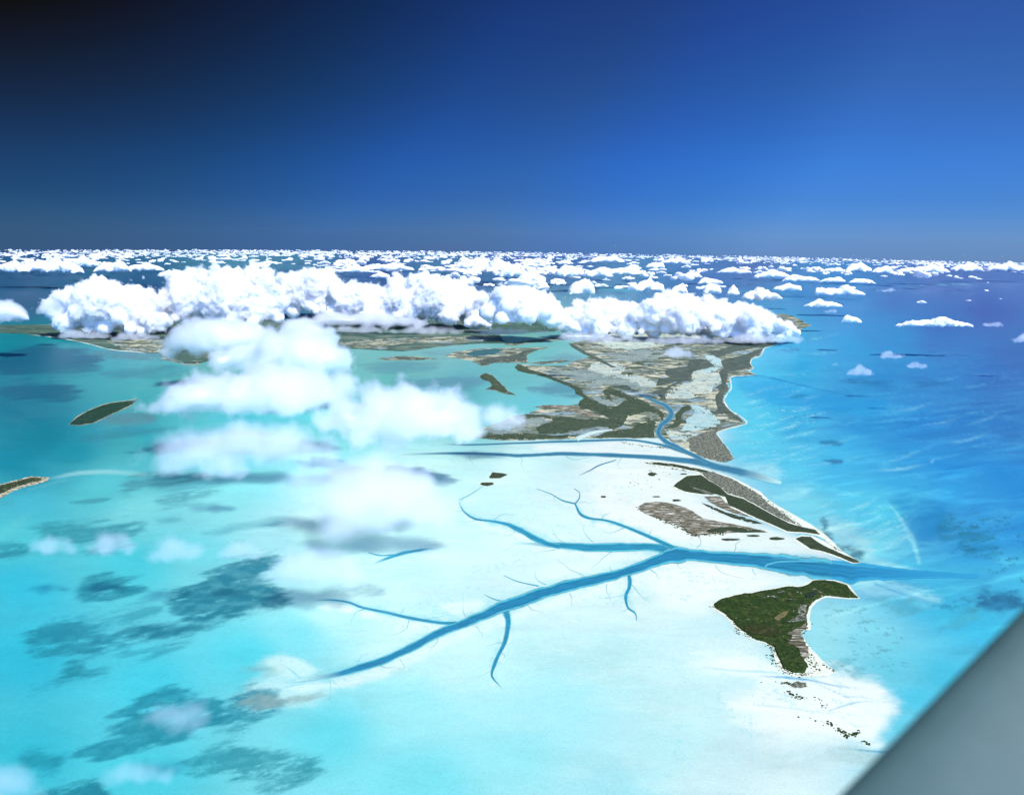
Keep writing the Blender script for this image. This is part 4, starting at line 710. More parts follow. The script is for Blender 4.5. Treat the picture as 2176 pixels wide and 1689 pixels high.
def channel(pts, mat, label, edges=False, z=.8, k=7, fade=(0, 0), jit=.13):
    """water strip: pts hold x, y, half width across (or x, top, bottom when edges)"""
    c = crv(pts, k); n = len(c); s = np.linspace(0, 1, n)
    if edges: top = c[:, [0, 1]]; bot = c[:, [0, 2]]; ctr = (top+bot)/2
    else:
        tn = np.gradient(c[:, :2], axis=0); nn = np.stack([-tn[:, 1], tn[:, 0]], 1)/(np.linalg.norm(tn, axis=1)[:, None]+1e-9); wd = np.maximum(c[:, 2], .12)[:, None]
        top = c[:, :2]-nn*wd; bot = c[:, :2]+nn*wd
    j = (fbm(s*n/4, s*0, 3, int(pts[0][0]))-.5)*jit*2; j2 = (fbm(s*n/4, s*0+9, 3, int(pts[0][1]))-.5)*jit*2
    d = bot-top; top = top+d*j[:, None]; bot = bot+d*j2[:, None]
    u = np.array([0, .04, .12, .3, .5, .7, .88, .96, 1]); q = top[:, None]+(bot-top)[:, None]*u[None, :, None]
    w = G(q[..., 0].ravel(), q[..., 1].ravel(), z); ac = np.tile(1-np.abs(2*u-1), n)
    fd = np.repeat(np.clip((1-s/fade[0]) if fade[0] else 0*s, 0, 1)+np.clip((1-(1-s)/fade[1]) if fade[1] else 0*s, 0, 1), len(u))
    m = len(u); a, b = np.meshgrid(np.arange(n-1), np.arange(m-1), indexing='ij'); f = np.stack([a*m+b, a*m+b+1, (a+1)*m+b+1, (a+1)*m+b], -1).reshape(-1, 4)
    nz = np.cross(w[f[:, 1]]-w[f[:, 0]], w[f[:, 2]]-w[f[:, 0]])[:, 2]; f = np.where((nz < 0)[:, None], f[:, ::-1], f)
    org = w.mean(0); o = link('channel_water', mesh_np('channel_water', w-org, f, True, {'across': ac, 'fade': fd}), mat); o.location = org
    return tag(o, label, kind='structure')
channel([(628, 1444, 1448), (700, 1429, 1441), (760, 1411, 1428), (820, 1391, 1409), (880, 1363, 1383), (930, 1335, 1356), (970, 1321, 1340), (1010, 1303, 1325), (1050, 1283, 1311), (1080, 1271, 1299), (1130, 1253, 1283), (1180, 1238, 1266), (1230, 1225, 1252), (1280, 1217, 1240), (1320, 1207, 1228), (1350, 1197, 1219), (1390, 1180, 1207), (1420, 1163, 1198), (1460, 1164, 1194), (1500, 1168, 1195), (1560, 1172, 1201), (1640, 1176, 1214), (1700, 1181, 1225), (1740, 1185, 1232), (1770, 1189, 1236)],
        M_CH, 'broad blue main tidal channel winding across the white sand flat to the sea', True, fade=(.06, 0))
channel([(1768, 1189, 1236), (1800, 1193, 1238), (1850, 1200, 1236), (1900, 1206, 1231), (1960, 1210, 1230), (2020, 1215, 1229), (2080, 1219, 1228)], M_CM, 'blue tongue of deep water running from the channel mouth into the sea', True, z=.84, fade=(0, .95), jit=.16)
M_SW = chan_mat('channel_sandbar', AL(105, 195, 228), AL(75, 175, 218), AL(60, 160, 210))
channel([(1750, 1194, .8), (1700, 1192, 2), (1660, 1193, 2.4), (1632, 1199, 2.4), (1628, 1206, 2.2), (1655, 1213, 2.6), (1710, 1221, 2.4), (1770, 1229, .8)], M_SW, 'pale hooked sand streak on the bed of the main channel', z=1.0)
channel([(1640, 1187, .5), (1700, 1187, 1.4), (1780, 1197, 1.4), (1860, 1206, .5)], M_SW, 'faint pale streak along the upper side of the channel mouth', z=1.0)
channel([(1100, 1152, 1155), (1150, 1151, 1160), (1200, 1152, 1168), (1260, 1153, 1172), (1320, 1153, 1172), (1380, 1154, 1171), (1440, 1160, 1180)], M_CR, 'straight blue branch joining the main channel from the west', True, z=.7, fade=(.3, 0))
channel([(974, 1062, .8), (980, 1078, 1.6), (992, 1092, 2.2), (1014, 1103, 2.6), (1060, 1109, 3.2), (1095, 1121, 5.5), (1130, 1140, 7), (1160, 1154, 6), (1190, 1162, 5)], M_CR, 'curling creek that feeds the straight western branch', z=.75, fade=(.1, 0))
channel([(1036, 1026, .3), (1000, 1050, .8), (974, 1063, .9)], M_CR, 'hair-thin creek running up towards the two islets', z=.72)
channel([(1222, 1069, 1.8), (1232, 1090, 3), (1250, 1100, 2.8), (1290, 1106, 2.6), (1330, 1119, 3.4), (1370, 1136, 4), (1410, 1154, 5), (1440, 1168, 5)], M_CR, 'long creek sweeping down to the main channel from the north', z=.74)
channel([(1140, 1038, .5), (1172, 1050, .9), (1195, 1063, 1.5), (1222, 1070, 1.7)], M_CR, 'thin western twig of the northern creek', z=.73, k=5)
channel([(1220, 1038, .6), (1231, 1046, 1), (1231, 1058, 1.4), (1222, 1070, 1.5)], M_CR, 'thin upper twig of the northern creek', z=.72, k=5)
channel([(1335, 1213, 5.5), (1338, 1232, 4.5), (1337, 1248, 4.4), (1330, 1264, 3.8), (1331, 1280, 3.2), (1336, 1292, 2.6), (1350, 1303, 1.6), (1353, 1318, .6)], M_CR, 'short crooked creek hanging down from the main channel', z=.7)
channel([(1075, 1296, 9), (1080, 1315, 6.5), (1079, 1335, 5.5), (1072, 1365, 5), (1056, 1398, 4.6), (1046, 1425, 3.6), (1046, 1438, 2.4), (1056, 1450, 1.2), (1070, 1465, .4)], M_CR, 'longer curving creek hanging down from the main channel', z=.7, fade=(0, .12))
channel([(660, 1276, 1.2), (700, 1274, 2), (740, 1279, 2.6), (770, 1290, 3), (830, 1303, 3.4), (880, 1314, 3.6), (930, 1322, 4), (985, 1325, 4)], M_CR, 'pale creek joining the main channel from the left', z=.7, fade=(.15, 0))
channel([(788, 1200, 1.2), (830, 1183, 3.4), (870, 1172, 3.6), (922, 1164, 1.5)], M_CR, 'short isolated creek half lost in the mist', z=.7, fade=(.25, .15))
channel([(783, 1174, .8), (810, 1180, 1.6), (850, 1177, 1.6)], M_CR, 'small hooked tip of the isolated creek', z=.65)
channel([(1070, 1222, .5), (1100, 1235, 1.1), (1145, 1245, 1.2)], M_CR, 'thin side creek entering the main channel from above', z=.7, k=5)
channel([(1028, 1262, .4), (1048, 1272, 1), (1064, 1276, 1)], M_CR, 'tiny side creek entering the bend of the main channel', z=.7, k=5)
channel([(840, 966, 1), (900, 964, 2.2), (980, 963, 3), (1050, 965, 3.2), (1100, 967.5, 3.8), (1150, 966, 4), (1190, 963.5, 4), (1240, 965, 4.2), (1300, 967, 4.5), (1400, 972, 5.5), (1460, 979, 7), (1510, 988, 8.5), (1560, 1000, 9), (1610, 1012, 8), (1660, 1026, 3)], M_CF, 'far grey-blue inlet channel crossing the flat below the marsh', True and False, z=.8, fade=(.12, .12))
channel([(925, 941, .8), (980, 945, 1.8), (1060, 943, 2), (1150, 939.5, 2.4), (1220, 937, 2.6), (1300, 934.5, 2.6), (1350, 935.5, 2.6), (1400, 944, 3), (1450, 959, 3.6), (1490, 974, 4)], M_CF, 'thin grey-blue channel along the foot of the marsh', z=.9, fade=(.12, 0))
channel([(1358, 838, 1.2), (1372, 844, 2.4), (1395, 853, 3.6), (1414, 862, 5), (1426, 874, 6.5), (1424, 887, 6.5), (1410, 899, 6), (1400, 911, 6), (1401, 924, 6), (1415, 938, 5), (1440, 950, 4.6), (1470, 965, 4.6), (1505, 983, 4)], M_CF, 'winding pale blue creek between the mangroves', z=2.3)
channel([(1226, 933, 5), (1255, 921, 3.4), (1280, 916, 2.4), (1302, 912.5, 1)], mat_mottle('pale_creek', [AL(226, 240, 242), AL(205, 228, 236)], [60], [.55]), 'short pale inlet cutting into the foot of the marsh', z=2.2)
channel([(1230, 1010, .4), (1252, 1000, 1.2), (1275, 988, 1.4), (1310, 977, .8)], M_CF, 'faint winding runnel on the sand below the inlet channel', z=.7)
# thin drainage twigs that feather the channels
V = []; Fs = []; nv = 0; AC = []; g_ = np.random.default_rng(31)
for k, (x, y, a) in enumerate([(700, 1445, 1.9), (760, 1405, -1.6), (800, 1410, 1.2), (850, 1400, 1.0), (930, 1352, 1.3), (990, 1310, -2.2), (1010, 1330, 1.4), (1120, 1285, 1.2), (1160, 1242, -2.4), (1210, 1260, 1.3), (1240, 1222, -2.2), (1290, 1240, 1.5), (1300, 1213, -2.3), (1380, 1208, 1.2), (1440, 1196, 1.0), (1520, 1200, 1.1), (1600, 1208, 1.3), (1480, 1164, -1.2), (1560, 1172, -1.4),
        (1200, 1152, -2.3), (1260, 1152, -2.6), (1180, 1168, 2.4), (1300, 1172, 2.2), (1050, 1107, -1.0), (1100, 1120, 2.2), (1015, 1104, 2.8), (1280, 1105, -1.2), (1330, 1120, 2.3), (1375, 1138, -1.0), (1072, 1365, 2.6), (1062, 1385, .6), (1045, 1425, 2.4), (1332, 1262, 2.8), (1336, 1290, 2.2), (1340, 1240, .4), (780, 1292, 2.4), (850, 1308, -1.3), (900, 1318, -1.0), (870, 1314, 2.0), (1221, 1069, -.2), (1180, 1052, 2.4), (985, 1085, 2.6), (978, 1070, -1.8), (1100, 963, 1.6), (1200, 966, 1.2), (1320, 972, 2.0), (1000, 966, 2.1)]):
    for br in range(1):
        q = [(x, y)]; X, Y, A0, Ln = x, y, a+(br and g_.uniform(-.7, .7)), g_.uniform(16, 52)
        for _ in range(5):
            A0 += g_.uniform(-.6, .6); X += math.cos(A0)*Ln*.32; Y += math.sin(A0)*Ln*.2; q.append((X, Y))
        q = crv(q, 3); s = np.linspace(0, 1, len(q)); tn = np.gradient(q, axis=0); nn = np.stack([-tn[:, 1], tn[:, 0]], 1)/(np.linalg.norm(tn, axis=1)[:, None]+1e-9); wd = ((1-s)*g_.uniform(.5, 1.0)+.10)[:, None]
        for sd_ in (-1, 0, 1): V.append(G(*(q+nn*wd*sd_).T, .66)); AC.append(np.full(len(q), 1.0-abs(sd_)))
        n = len(q); i = np.arange(n-1)
        for b_ in (0, 1): Fs.append(np.stack([nv+b_*n+i, nv+(b_+1)*n+i, nv+(b_+1)*n+i+1, nv+b_*n+i+1], 1))
        nv += 3*n
V = np.vstack(V); Fs = np.vstack(Fs); nz = np.cross(V[Fs[:, 1]]-V[Fs[:, 0]], V[Fs[:, 2]]-V[Fs[:, 0]])[:, 2]; Fs = np.where((nz < 0)[:, None], Fs[:, ::-1], Fs)
tag(link('runnel_water', mesh_np('runnel_water', V, Fs, True, {'across': np.concatenate(AC)*.55, 'fade': np.full(len(V), .25)}), M_CR), 'hair-thin drainage runnels feathering off the tidal channels', kind='structure')
# --- single bushes along the island shores and on the sand bars
def bushes(name, spots, label, rmin, rmax, mat, seed):
    g_ = np.random.default_rng(seed); v0, f0 = ICO[1]; n0 = len(v0); V = []; Fs = []; k = 0
    for (x, y) in spots:
        p = G(np.array([x]), np.array([y]), 1.2)[0]; r = g_.uniform(rmin, rmax); s = np.array([r*g_.uniform(.7, 1.6), r*g_.uniform(.7, 1.6), r*g_.uniform(.5, .9)])
        V.append(v0*s*(1+g_.uniform(-.25, .25, (n0, 1)))+p); Fs.append(f0+k*n0); k += 1
    return tag(link(name, mesh_np(name, np.vstack(V), np.vstack(Fs), True), mat), label, kind='stuff')
sp = []
def along(poly, n, sig, seed):
    g_ = np.random.default_rng(seed); p = np.array(poly); i = g_.integers(0, len(p)-1, n); t_ = g_.uniform(0, 1, n)[:, None]
    return [tuple(q) for q in p[i]*(1-t_)+p[i+1]*t_+g_.normal(0, 1, (n, 2))*np.array([sig, sig*.55])]
sp += along([(1513, 1284), (1543, 1306), (1573, 1337), (1598, 1356)], 46, 2.2, 1)+along([(1565, 1335), (1570, 1345)], 20, 4, 2)+along([(1628, 1366), (1646, 1378), (1640, 1402), (1664, 1424), (1700, 1434), (1730, 1430)], 120, 5, 3)
sp += along([(1716, 1325), (1700, 1345), (1710, 1375), (1720, 1400), (1735, 1425)], 130, 6, 4)+along([(1750, 1412), (1776, 1427)], 16, 2, 5)+[(1507, 1288), (1509, 1289), (1618, 1449)]
sp += along([(1660, 1452), (1672, 1450), (1680, 1455)], 26, 2.4, 6)+along([(1672, 1470), (1690, 1478), (1708, 1484)], 46, 4, 7)+along([(1738, 1478), (1744, 1498), (1760, 1500)], 12, 4, 8)
sp += along([(1752, 1532), (1775, 1542), (1785, 1552), (1800, 1560), (1820, 1562)], 90, 4, 9)+along([(1795, 1566), (1825, 1555)], 24, 4, 10)+along([(1835, 1575), (1850, 1582)], 16, 3, 11)+[(1697, 1523), (1722, 1525), (1733, 1531), (1648, 1448)]
bushes('scattered_bushes', sp, 'dark bushes scattered along the hook-shaped island and the white sand bars', 2.2, 5.0, M_GREEN, 21)
sp = along([(1354, 1080), (1412, 1108), (1445, 1120), (1474, 1138), (1540, 1133)], 150, 2.5, 12)+along([(1579, 1031), (1615, 1052), (1650, 1080), (1680, 1102), (1700, 1118)], 120, 2.6, 13)+along([(1380, 988), (1430, 996), (1460, 1000)], 40, 2, 14)+along([(1318, 940), (1345, 944), (1375, 948), (1400, 950), (1420, 952)], 70, 2, 15)+along([(1400, 1000), (1340, 1030)], 30, 18, 16)
bushes('scattered_bushes', sp, 'bushes dotted round the striped marsh and the long tapering island', 3.0, 7.0, M_GREEN2, 22)
# ---------------------------------------------------------------- the clouds of the photograph
BANK = 'puffs of the long cloud bank'
def dome(x0, x1, yt, yb, seed):
    g = np.random.default_rng(seed); n = max(7, int((x1-x0)/7)); u = np.linspace(0, 1, n); h = np.zeros(n)
    for c, a in [(g.uniform(.3, .7), 1.0)]+[(g.uniform(.08, .92), g.uniform(.35, .8)) for _ in range(3)]:
        s = g.uniform(.10, .24); h = np.maximum(h, a*np.exp(-((u-c)/s)**2))
    h = np.maximum(h, .72*np.sin(np.pi*u)**.4)*g.uniform(.85, 1, n); h /= h.max()
    return [(x0+(x1-x0)*a, yb-(yb-yt)*q-1) for a, q in zip(u, h)]
cloud('large cumulus at the left end of the long bank, grey at its foot', [(118, 622), (135, 608), (160, 600), (190, 594), (208, 580), (225, 582), (240, 594), (275, 605), (300, 600), (325, 612), (345, 625)], 712, seed=5, group=BANK, zbase=60, vox=2.4, vv=2.3, rmin=13, rmax=34, bump=.9, band=.85, core=.62, flat=.75, rag=2.6)
cloud('tallest cumulus of the bank, left of centre, with two stacked crowns', [(338, 625), (355, 600), (375, 572), (400, 566), (440, 560), (470, 556), (500, 565), (525, 566), (540, 552), (560, 560), (580, 572), (592, 600)], 705, seed=4, group=BANK, zbase=60, vox=2.4, vv=2.3, rmin=13, rmax=34, bump=.9, band=.85, core=.62, flat=.75, rag=2.6)
cloud('broad cumulus with a shaded grey hollow right of the tallest crown', [(585, 590), (610, 575), (640, 574), (665, 568), (690, 565), (705, 578), (725, 595), (735, 610)], 672, seed=7, group=BANK, zbase=60, vox=2.4, vv=2.3, rmin=13, rmax=34, bump=.9, band=.85, core=.62, flat=.75, rag=2.6)
cloud('flat-topped brilliant white cumulus left of the middle of the bank', [(698, 640), (710, 605), (735, 594), (765, 592), (778, 600), (800, 605), (830, 600), (850, 620)], 690, seed=8, group=BANK, zbase=60, vox=2.4, vv=2.3, rmin=13, rmax=34, bump=.9, band=.85, core=.62, flat=.75, rag=2.6)
cloud('double-humped brilliant white cumulus in the middle of the bank', [(836, 600), (848, 580), (880, 582), (900, 574), (920, 575), (940, 585), (965, 583), (980, 594), (1010, 610), (1035, 625)], 694, seed=9, group=BANK, zbase=60, vox=2.4, vv=2.3, rmin=13, rmax=34, bump=.9, band=.85, core=.62, flat=.75, rag=2.6)
cloud('smooth round white cumulus right of the middle of the bank', [(1045, 640), (1052, 606), (1065, 600), (1080, 606), (1100, 600), (1120, 604), (1150, 612), (1170, 622), (1190, 645)], 698, seed=10, group=BANK, zbase=300, vox=2.3, vv=2.3, rmin=16, rmax=38, bump=.6, band=.9)
cloud('low lumpy white cloud joining the middle of the bank to its right end', [(1185, 660), (1215, 645), (1250, 632), (1290, 628), (1320, 632), (1345, 645), (1370, 655)], 716, seed=11, group=BANK, zbase=60, vox=2.4, vv=2.3, rmin=13, rmax=34, bump=.9, band=.85, core=.62, flat=.75, rag=2.6)
cloud('bright cumulus at the right end of the bank sloping down to the coast', [(1360, 680), (1368, 640), (1385, 622), (1400, 612), (1425, 612), (1450, 620), (1480, 624), (1515, 630), (1550, 638), (1590, 645), (1620, 655), (1650, 672), (1680, 682), (1704, 700)], 724, seed=3, group=BANK, zbase=60, vox=2.4, vv=2.3, rmin=13, rmax=34, bump=.9, band=.85, core=.62, flat=.75, rag=2.6)
SO = dict(band=1.0, core=.27, flat=.9)
cloud('soft low cloud hanging over the far shore in front of the left bank', [(338, 735), (355, 695), (380, 672), (420, 655), (460, 662), (500, 674), (540, 668), (580, 684), (612, 712)], 768, V_SOFT, seed=12, rmin=20, rmax=40, zbase=450, **SO)
cloud('soft grey cloud at the foot of the bank above the dark green headland', [(590, 690), (620, 672), (660, 665), (710, 655), (760, 660), (800, 655), (850, 665), (900, 672), (940, 690)], 702, V_SOFT, seed=13, rmin=14, rmax=28, zbase=90, **SO)
cloud('white round puff hanging under the middle of the bank', [(985, 690), (995, 668), (1015, 662), (1035, 668), (1045, 690)], 702, seed=14, group=BANK, zbase=60, vox=2.4, vv=2.3, rmin=13, rmax=34, bump=.9, band=.85, core=.62, flat=.75, rag=2.6)
cloud('misty low cloud under the right end of the bank', [(1170, 716), (1200, 700), (1240, 698), (1270, 704), (1290, 716)], 730, V_SOFT, seed=15, rmin=10, rmax=20, **SO)
cloud('small soft white puff alone over the marsh', [(1398, 755), (1412, 740), (1436, 729), (1455, 738), (1480, 745), (1500, 757)], 764, V_SOFT, seed=16, rmin=10, rmax=18, **SO)
cloud('wide soft white cloud over the western lagoon', [(285, 870), (310, 842), (350, 822), (390, 795), (420, 776), (455, 785), (490, 790), (515, 768), (560, 752), (600, 765), (640, 752), (690, 765), (725, 785), (755, 830)], 905, V_SOFT, seed=17, rmin=24, rmax=52, zbase=340, **SO)
cloud('bright knot standing up from the middle of the wide lagoon cloud', [(500, 840), (520, 790), (555, 770), (590, 782), (615, 830)], 880, V_SOFT, seed=117, rmin=20, rmax=36, zbase=340, **SO)
cloud('wispy upper shoulder linking the lagoon cloud to the bank', [(520, 775), (545, 725), (580, 695), (625, 680), (670, 686), (710, 705), (740, 740), (758, 780)], 822, V_SOFT, seed=18, rmin=20, rmax=42, zbase=340, **SO)
cloud('soft white bridge between the upper shoulder and the low shore cloud', [(430, 770), (460, 735), (500, 720), (550, 715), (590, 740)], 800, V_SOFT, seed=118, rmin=16, rmax=32, zbase=340, **SO)
cloud('bright round cloud above the head of the sand flat', [(715, 905), (735, 860), (770, 832), (805, 800), (845, 792), (875, 806), (905, 812), (935, 800), (970, 812), (1000, 838), (1020, 868), (1032, 905)], 965, V_SOFT, seed=6, rmin=28, rmax=56, zbase=340, **SO)
cloud('soft white saddle between the wide lagoon cloud and the bright round cloud', [(670, 900), (695, 850), (725, 828), (755, 845), (785, 900)], 935, V_SOFT, seed=217, rmin=18, rmax=36, zbase=340, **SO)
cloud('soft white cloud filling the gap where the upper shoulder meets the bank', [(560, 735), (590, 690), (630, 668), (680, 672), (720, 700)], 760, V_SOFT, seed=218, rmin=16, rmax=32, zbase=300, **SO)
T_ = dict(core=0, vv=5, zbase=300, flat=.95)
cloud('thin veil trailing to the right of the bright round cloud', [(990, 880), (1020, 850), (1060, 842), (1100, 860), (1130, 890)], 925, V_THIN, seed=19, rmin=18, rmax=34, band=1.2, **T_)
cloud('thin veil drooping from the wide lagoon cloud', [(300, 945), (360, 900), (420, 885), (500, 882), (580, 880), (660, 885), (730, 920)], 1010, V_MIST, seed=119, rmin=30, rmax=58, band=1.2, **{**T_, 'zbase': 110})
cloud('pale mist trailing over the top of the sand flat', [(680, 1080), (720, 1010), (790, 985), (870, 990), (940, 1020), (1000, 1080)], 1150, V_MIST, seed=120, rmin=36, rmax=70, band=1.2, **{**T_, 'zbase': 110})
cloud('thin mist under the bright round cloud', [(600, 1000), (660, 965), (730, 950), (800, 945), (860, 960), (920, 990), (960, 1040)], 1110, V_MIST, seed=20, rmin=35, rmax=70, band=1.2, **{**T_, 'zbase': 110})
cloud('thin mist drifting over the left part of the sand flat', [(560, 1210), (600, 1160), (660, 1130), (720, 1150), (770, 1190), (800, 1220)], 1265, V_MIST, seed=21, rmin=30, rmax=60, band=1.2, **{**T_, 'zbase': 110})
cloud('faint lavender wisp furthest left over the dark patches', [(60, 1165), (90, 1130), (120, 1125), (150, 1140), (170, 1165)], 1190, V_THIN, seed=22, rmin=16, rmax=30, band=1.2, **T_)
cloud('faint lavender wisp second from the left over the dark patches', [(185, 1165), (210, 1120), (240, 1108), (270, 1125), (300, 1160)], 1190, V_THIN, seed=23, rmin=18, rmax=36, band=1.2, **T_)
cloud('soft lavender wisp in the middle of the row over the dark patches', [(315, 1175), (345, 1130), (375, 1118), (405, 1135), (430, 1170)], 1205, V_THIN, seed=24, rmin=20, rmax=38, band=1.2, **T_)
cloud('soft lavender wisp at the right end of the row over the dark patches', [(460, 1170), (490, 1140), (520, 1132), (550, 1160)], 1200, V_THIN, seed=25, rmin=16, rmax=32, band=1.2, **T_)
cloud('lavender wisp over the painted cloud-shadow patch behind', [(410, 1000), (450, 965), (490, 945), (530, 965), (550, 1000)], 1030, V_THIN, seed=26, rmin=20, rmax=38, band=1.2, **T_)
cloud('grey wisp over the nearest large dark patch', [(300, 1530), (330, 1480), (370, 1465), (410, 1480), (440, 1530)], 1570, V_THIN, seed=27, rmin=26, rmax=50, band=1.2, **T_)
cloud('grey wisp in the bottom left corner of the view', [(-60, 1640), (-20, 1590), (20, 1580), (60, 1610), (90, 1660)], 1740, V_THIN, seed=28, rmin=40, rmax=70, band=1.2, **T_)
cloud('small faint wisp between the bottom dark patches', [(200, 1640), (250, 1610), (300, 1600), (350, 1620), (380, 1650)], 1680, V_THIN, seed=29, rmin=24, rmax=40, band=1.2, **T_)
cloud('cloud cut off by the left edge beside the far shore', [(-60, 650), (-20, 635), (20, 631), (40, 640), (60, 665), (72, 680)], 692, V_SOFT, seed=30, band=1.0, rmin=10, rmax=20, core=.42)
cloud('thin ragged wisp between the left edge cloud and the bank', [(75, 660), (95, 635), (115, 625), (130, 640)], 675, V_THIN, seed=31, band=1., rmin=8, rmax=16, core=0)
M_ = dict(core=0, vv=3.5, zbase=30, flat=.9, rmin=9, rmax=18, band=1.2)
for k, (x0, x1, yt, yb, lb) in enumerate([(120, 250, 694, 724, 'grey mist under the left end of the long bank'), (235, 350, 698, 728, 'grey mist at the foot of the bank beside the low shore cloud'), (690, 830, 684, 712, 'thin mist under the flat-topped cloud of the bank'), (820, 1000, 686, 714, 'thin mist under the double-humped cloud of the bank'), (990, 1190, 690, 716, 'thin mist under the smooth round cloud of the bank'),
        (1180, 1380, 704, 732, 'pale mist where the bank meets the upper marsh'), (1360, 1550, 706, 736, 'pale mist along the foot of the right end of the bank'), (1530, 1715, 700, 734, 'pale mist where the bank ends over the coast')]):
    g_ = np.random.default_rng(k); xs = np.arange(x0, x1, 14.)
    cloud(lb, [(x, yt+g_.uniform(0, 8)+abs(2*(x-x0)/(x1-x0)-1)**3*10) for x in xs], yb, V_MIST, seed=220+k, group='mist along the foot of the bank', **M_)
R_ = 'scattered clouds over the eastern sea'
for k, (x0, x1, yt, yb, lb, m_) in enumerate([
    (1898, 2068, 671, 697, 'long flat white cloud over the dark blue eastern sea', V_CRISP), (2075, 2142, 681, 698, 'small white cloud trailing right of the long flat cloud', V_SOFT), (2150, 2200, 704, 733, 'ragged white cloud cut by the right edge over the sea', V_SOFT),
    (1786, 1832, 667, 688, 'round little white cloud alone off the coast', V_CRISP), (1702, 1795, 632, 656, 'peaked small cumulus off the end of the bank', V_CRISP), (1735, 1792, 653, 668, 'thin white sliver just under the peaked small cumulus', V_SOFT),
    (1735, 1842, 602, 631, 'bright flat-based cumulus far off the coast, largest of its row', V_CRISP), (1838, 1932, 609, 624, 'thin tail of cloud right of the bright flat-based cumulus', V_SOFT), (1575, 1664, 607, 640, 'bright cumulus just behind the right end of the bank', V_CRISP),
    (1544, 1572, 604, 630, 'small upright puff behind the right end of the bank', V_CRISP), (1860, 1926, 741, 766, 'ragged upper wisp over the blue eastern shallows', V_SOFT), (1920, 1973, 763, 787, 'lower right wisp over the blue eastern shallows', V_SOFT), (1790, 1861, 769, 803, 'pale triangular wisp over the eastern shallows', V_SOFT), (1758, 1792, 767, 781, 'faintest small wisp over the eastern shallows', V_THIN)]):
    cloud(lb, dome(x0, x1, yt, yb, k+50), yb, m_, seed=60+k, rmin=5 if yb-yt < 24 else 8, rmax=11 if yb-yt < 24 else 15, vv=2.4, vox=2.2, band=.4 if m_ is V_CRISP else .9, core=.7 if m_ is V_CRISP else 0, group=R_)
F_ = 'cumulus of the second row before the horizon'
ONE = 'first second third fourth fifth sixth seventh eighth ninth tenth eleventh twelfth thirteenth fourteenth fifteenth sixteenth seventeenth eighteenth nineteenth'.split()
ORD = ONE+[t_+('ieth' if not n_ else 'y-'+ONE[n_-1]) for t_ in ('twent', 'thirt', 'fort') for n_ in range(10)]
for k, (x0, x1, yt, yb) in enumerate(sorted([(-20, 60, 552, 580), (35, 110, 549, 580), (85, 180, 545, 582), (150, 212, 541, 570), (200, 282, 553, 580), (262, 350, 555, 578), (335, 372, 572, 590), (720, 790, 563, 581), (760, 882, 556, 576), (785, 830, 575, 592), (980, 1042, 543, 574), (1030, 1100, 547, 580), (1060, 1122, 560, 592), (1095, 1160, 575, 604), (1130, 1190, 562, 580), (1178, 1242, 560, 590), (1206, 1266, 590, 628), (1238, 1302, 565, 592), (1280, 1372, 561, 585), (1332, 1362, 599, 620), (1352, 1396, 589, 620), (1372, 1412, 556, 572), (1424, 1462, 600, 624), (1480, 1540, 588, 606), (1462, 1492, 575, 592), (1492, 1534, 600, 626), (1520, 1600, 567, 583), (1600, 1685, 570, 594), (1660, 1742, 582, 600), (1640, 1702, 600, 620), (1738, 1800, 586, 602), (1800, 1862, 591, 605), (1795, 1852, 556, 580), (1850, 1902, 562, 582), (1900, 1962, 567, 581), (1940, 2022, 560, 582), (2018, 2092, 555, 578), (2090, 2185, 553, 578), (1740, 1800, 566, 580), (1255, 1330, 540, 560), (1400, 1470, 546, 562), (1100, 1170, 548, 566)])):
    cloud(ORD[k]+' white cumulus from the left in the broken second row before the horizon', dome(x0, x1, yt, yb, k+100), yb, V_CRISP, seed=160+k, rmin=5, rmax=12, vv=2.4, vox=2.2, band=.35, core=.75, bump=.8, group=F_)
# the crowded field out to the horizon
def small_cloud(seed, sub):
    g = np.random.default_rng(seed); cs = []; rs = []
    for _ in range(16):
        a = g.normal(0, .5); h = .55*math.exp(-a*a*1.6); r = g.uniform(.16, .3)*(1-.35*min(1, abs(a))); cs.append((a, g.normal(0, .3), g.uniform(.1, max(.15, h)))); rs.append(r)
    v, f = largest(*remesh(*spheres(cs, rs, 2), .085 if sub else .21)); n = normals(v, f); v = v+n*((.6-worley3(v/.3, seed))*.12)[:, None]
    v[:, 2] = np.where(v[:, 2] < 0, v[:, 2]*.25, v[:, 2]); return v, f
SM = [mesh_np('small_cloud', *small_cloud(k, True)) for k in range(7)]; LO = [small_cloud(k+20, False) for k in range(5)]
for me in SM: me.materials.append(M_CORE)
g = np.random.default_rng(99); spots = []
def band(n, x0, x1, y0, y1, s0, s1, skew=1.0):
    for _ in range(n):
        x = g.uniform(x0, x1)
        if skew and _ % 5 and fbm(np.array([x/150.]), np.array([y0/7.+_ % 3]), 3, 9)[0] < g.uniform(.36, .62): continue
        sag = 14*(x-W/2)/1088*1.0+9*((x-W/2)/1088)**2; y = y0+(y1-y0)*g.uniform(0, 1)**skew+sag; spots.append((x, y, (s0+(s1-s0)*g.uniform(0, 1)**2.2*1.35)*(.5+1.2*(y-530-sag)/60)))
band(3800, -60, 2240, 536.5, 545, 7, 15); band(2000, -60, 2240, 540, 552, 8, 22, 1.5); band(200, 0, 700, 548, 572, 14, 34, 1.5); band(260, 700, 1500, 550, 585, 16, 44, 1.2); band(170, 1450, 2176, 545, 575, 14, 40, 1.4); band(60, 900, 1550, 575, 615, 12, 34); band(16, 1700, 2176, 575, 610, 6, 24); band(12, 1900, 2176, 600, 660, 4, 10)
spots.sort(key=lambda q: -q[2]*1.0); V = []; Fs = []; nv = 0
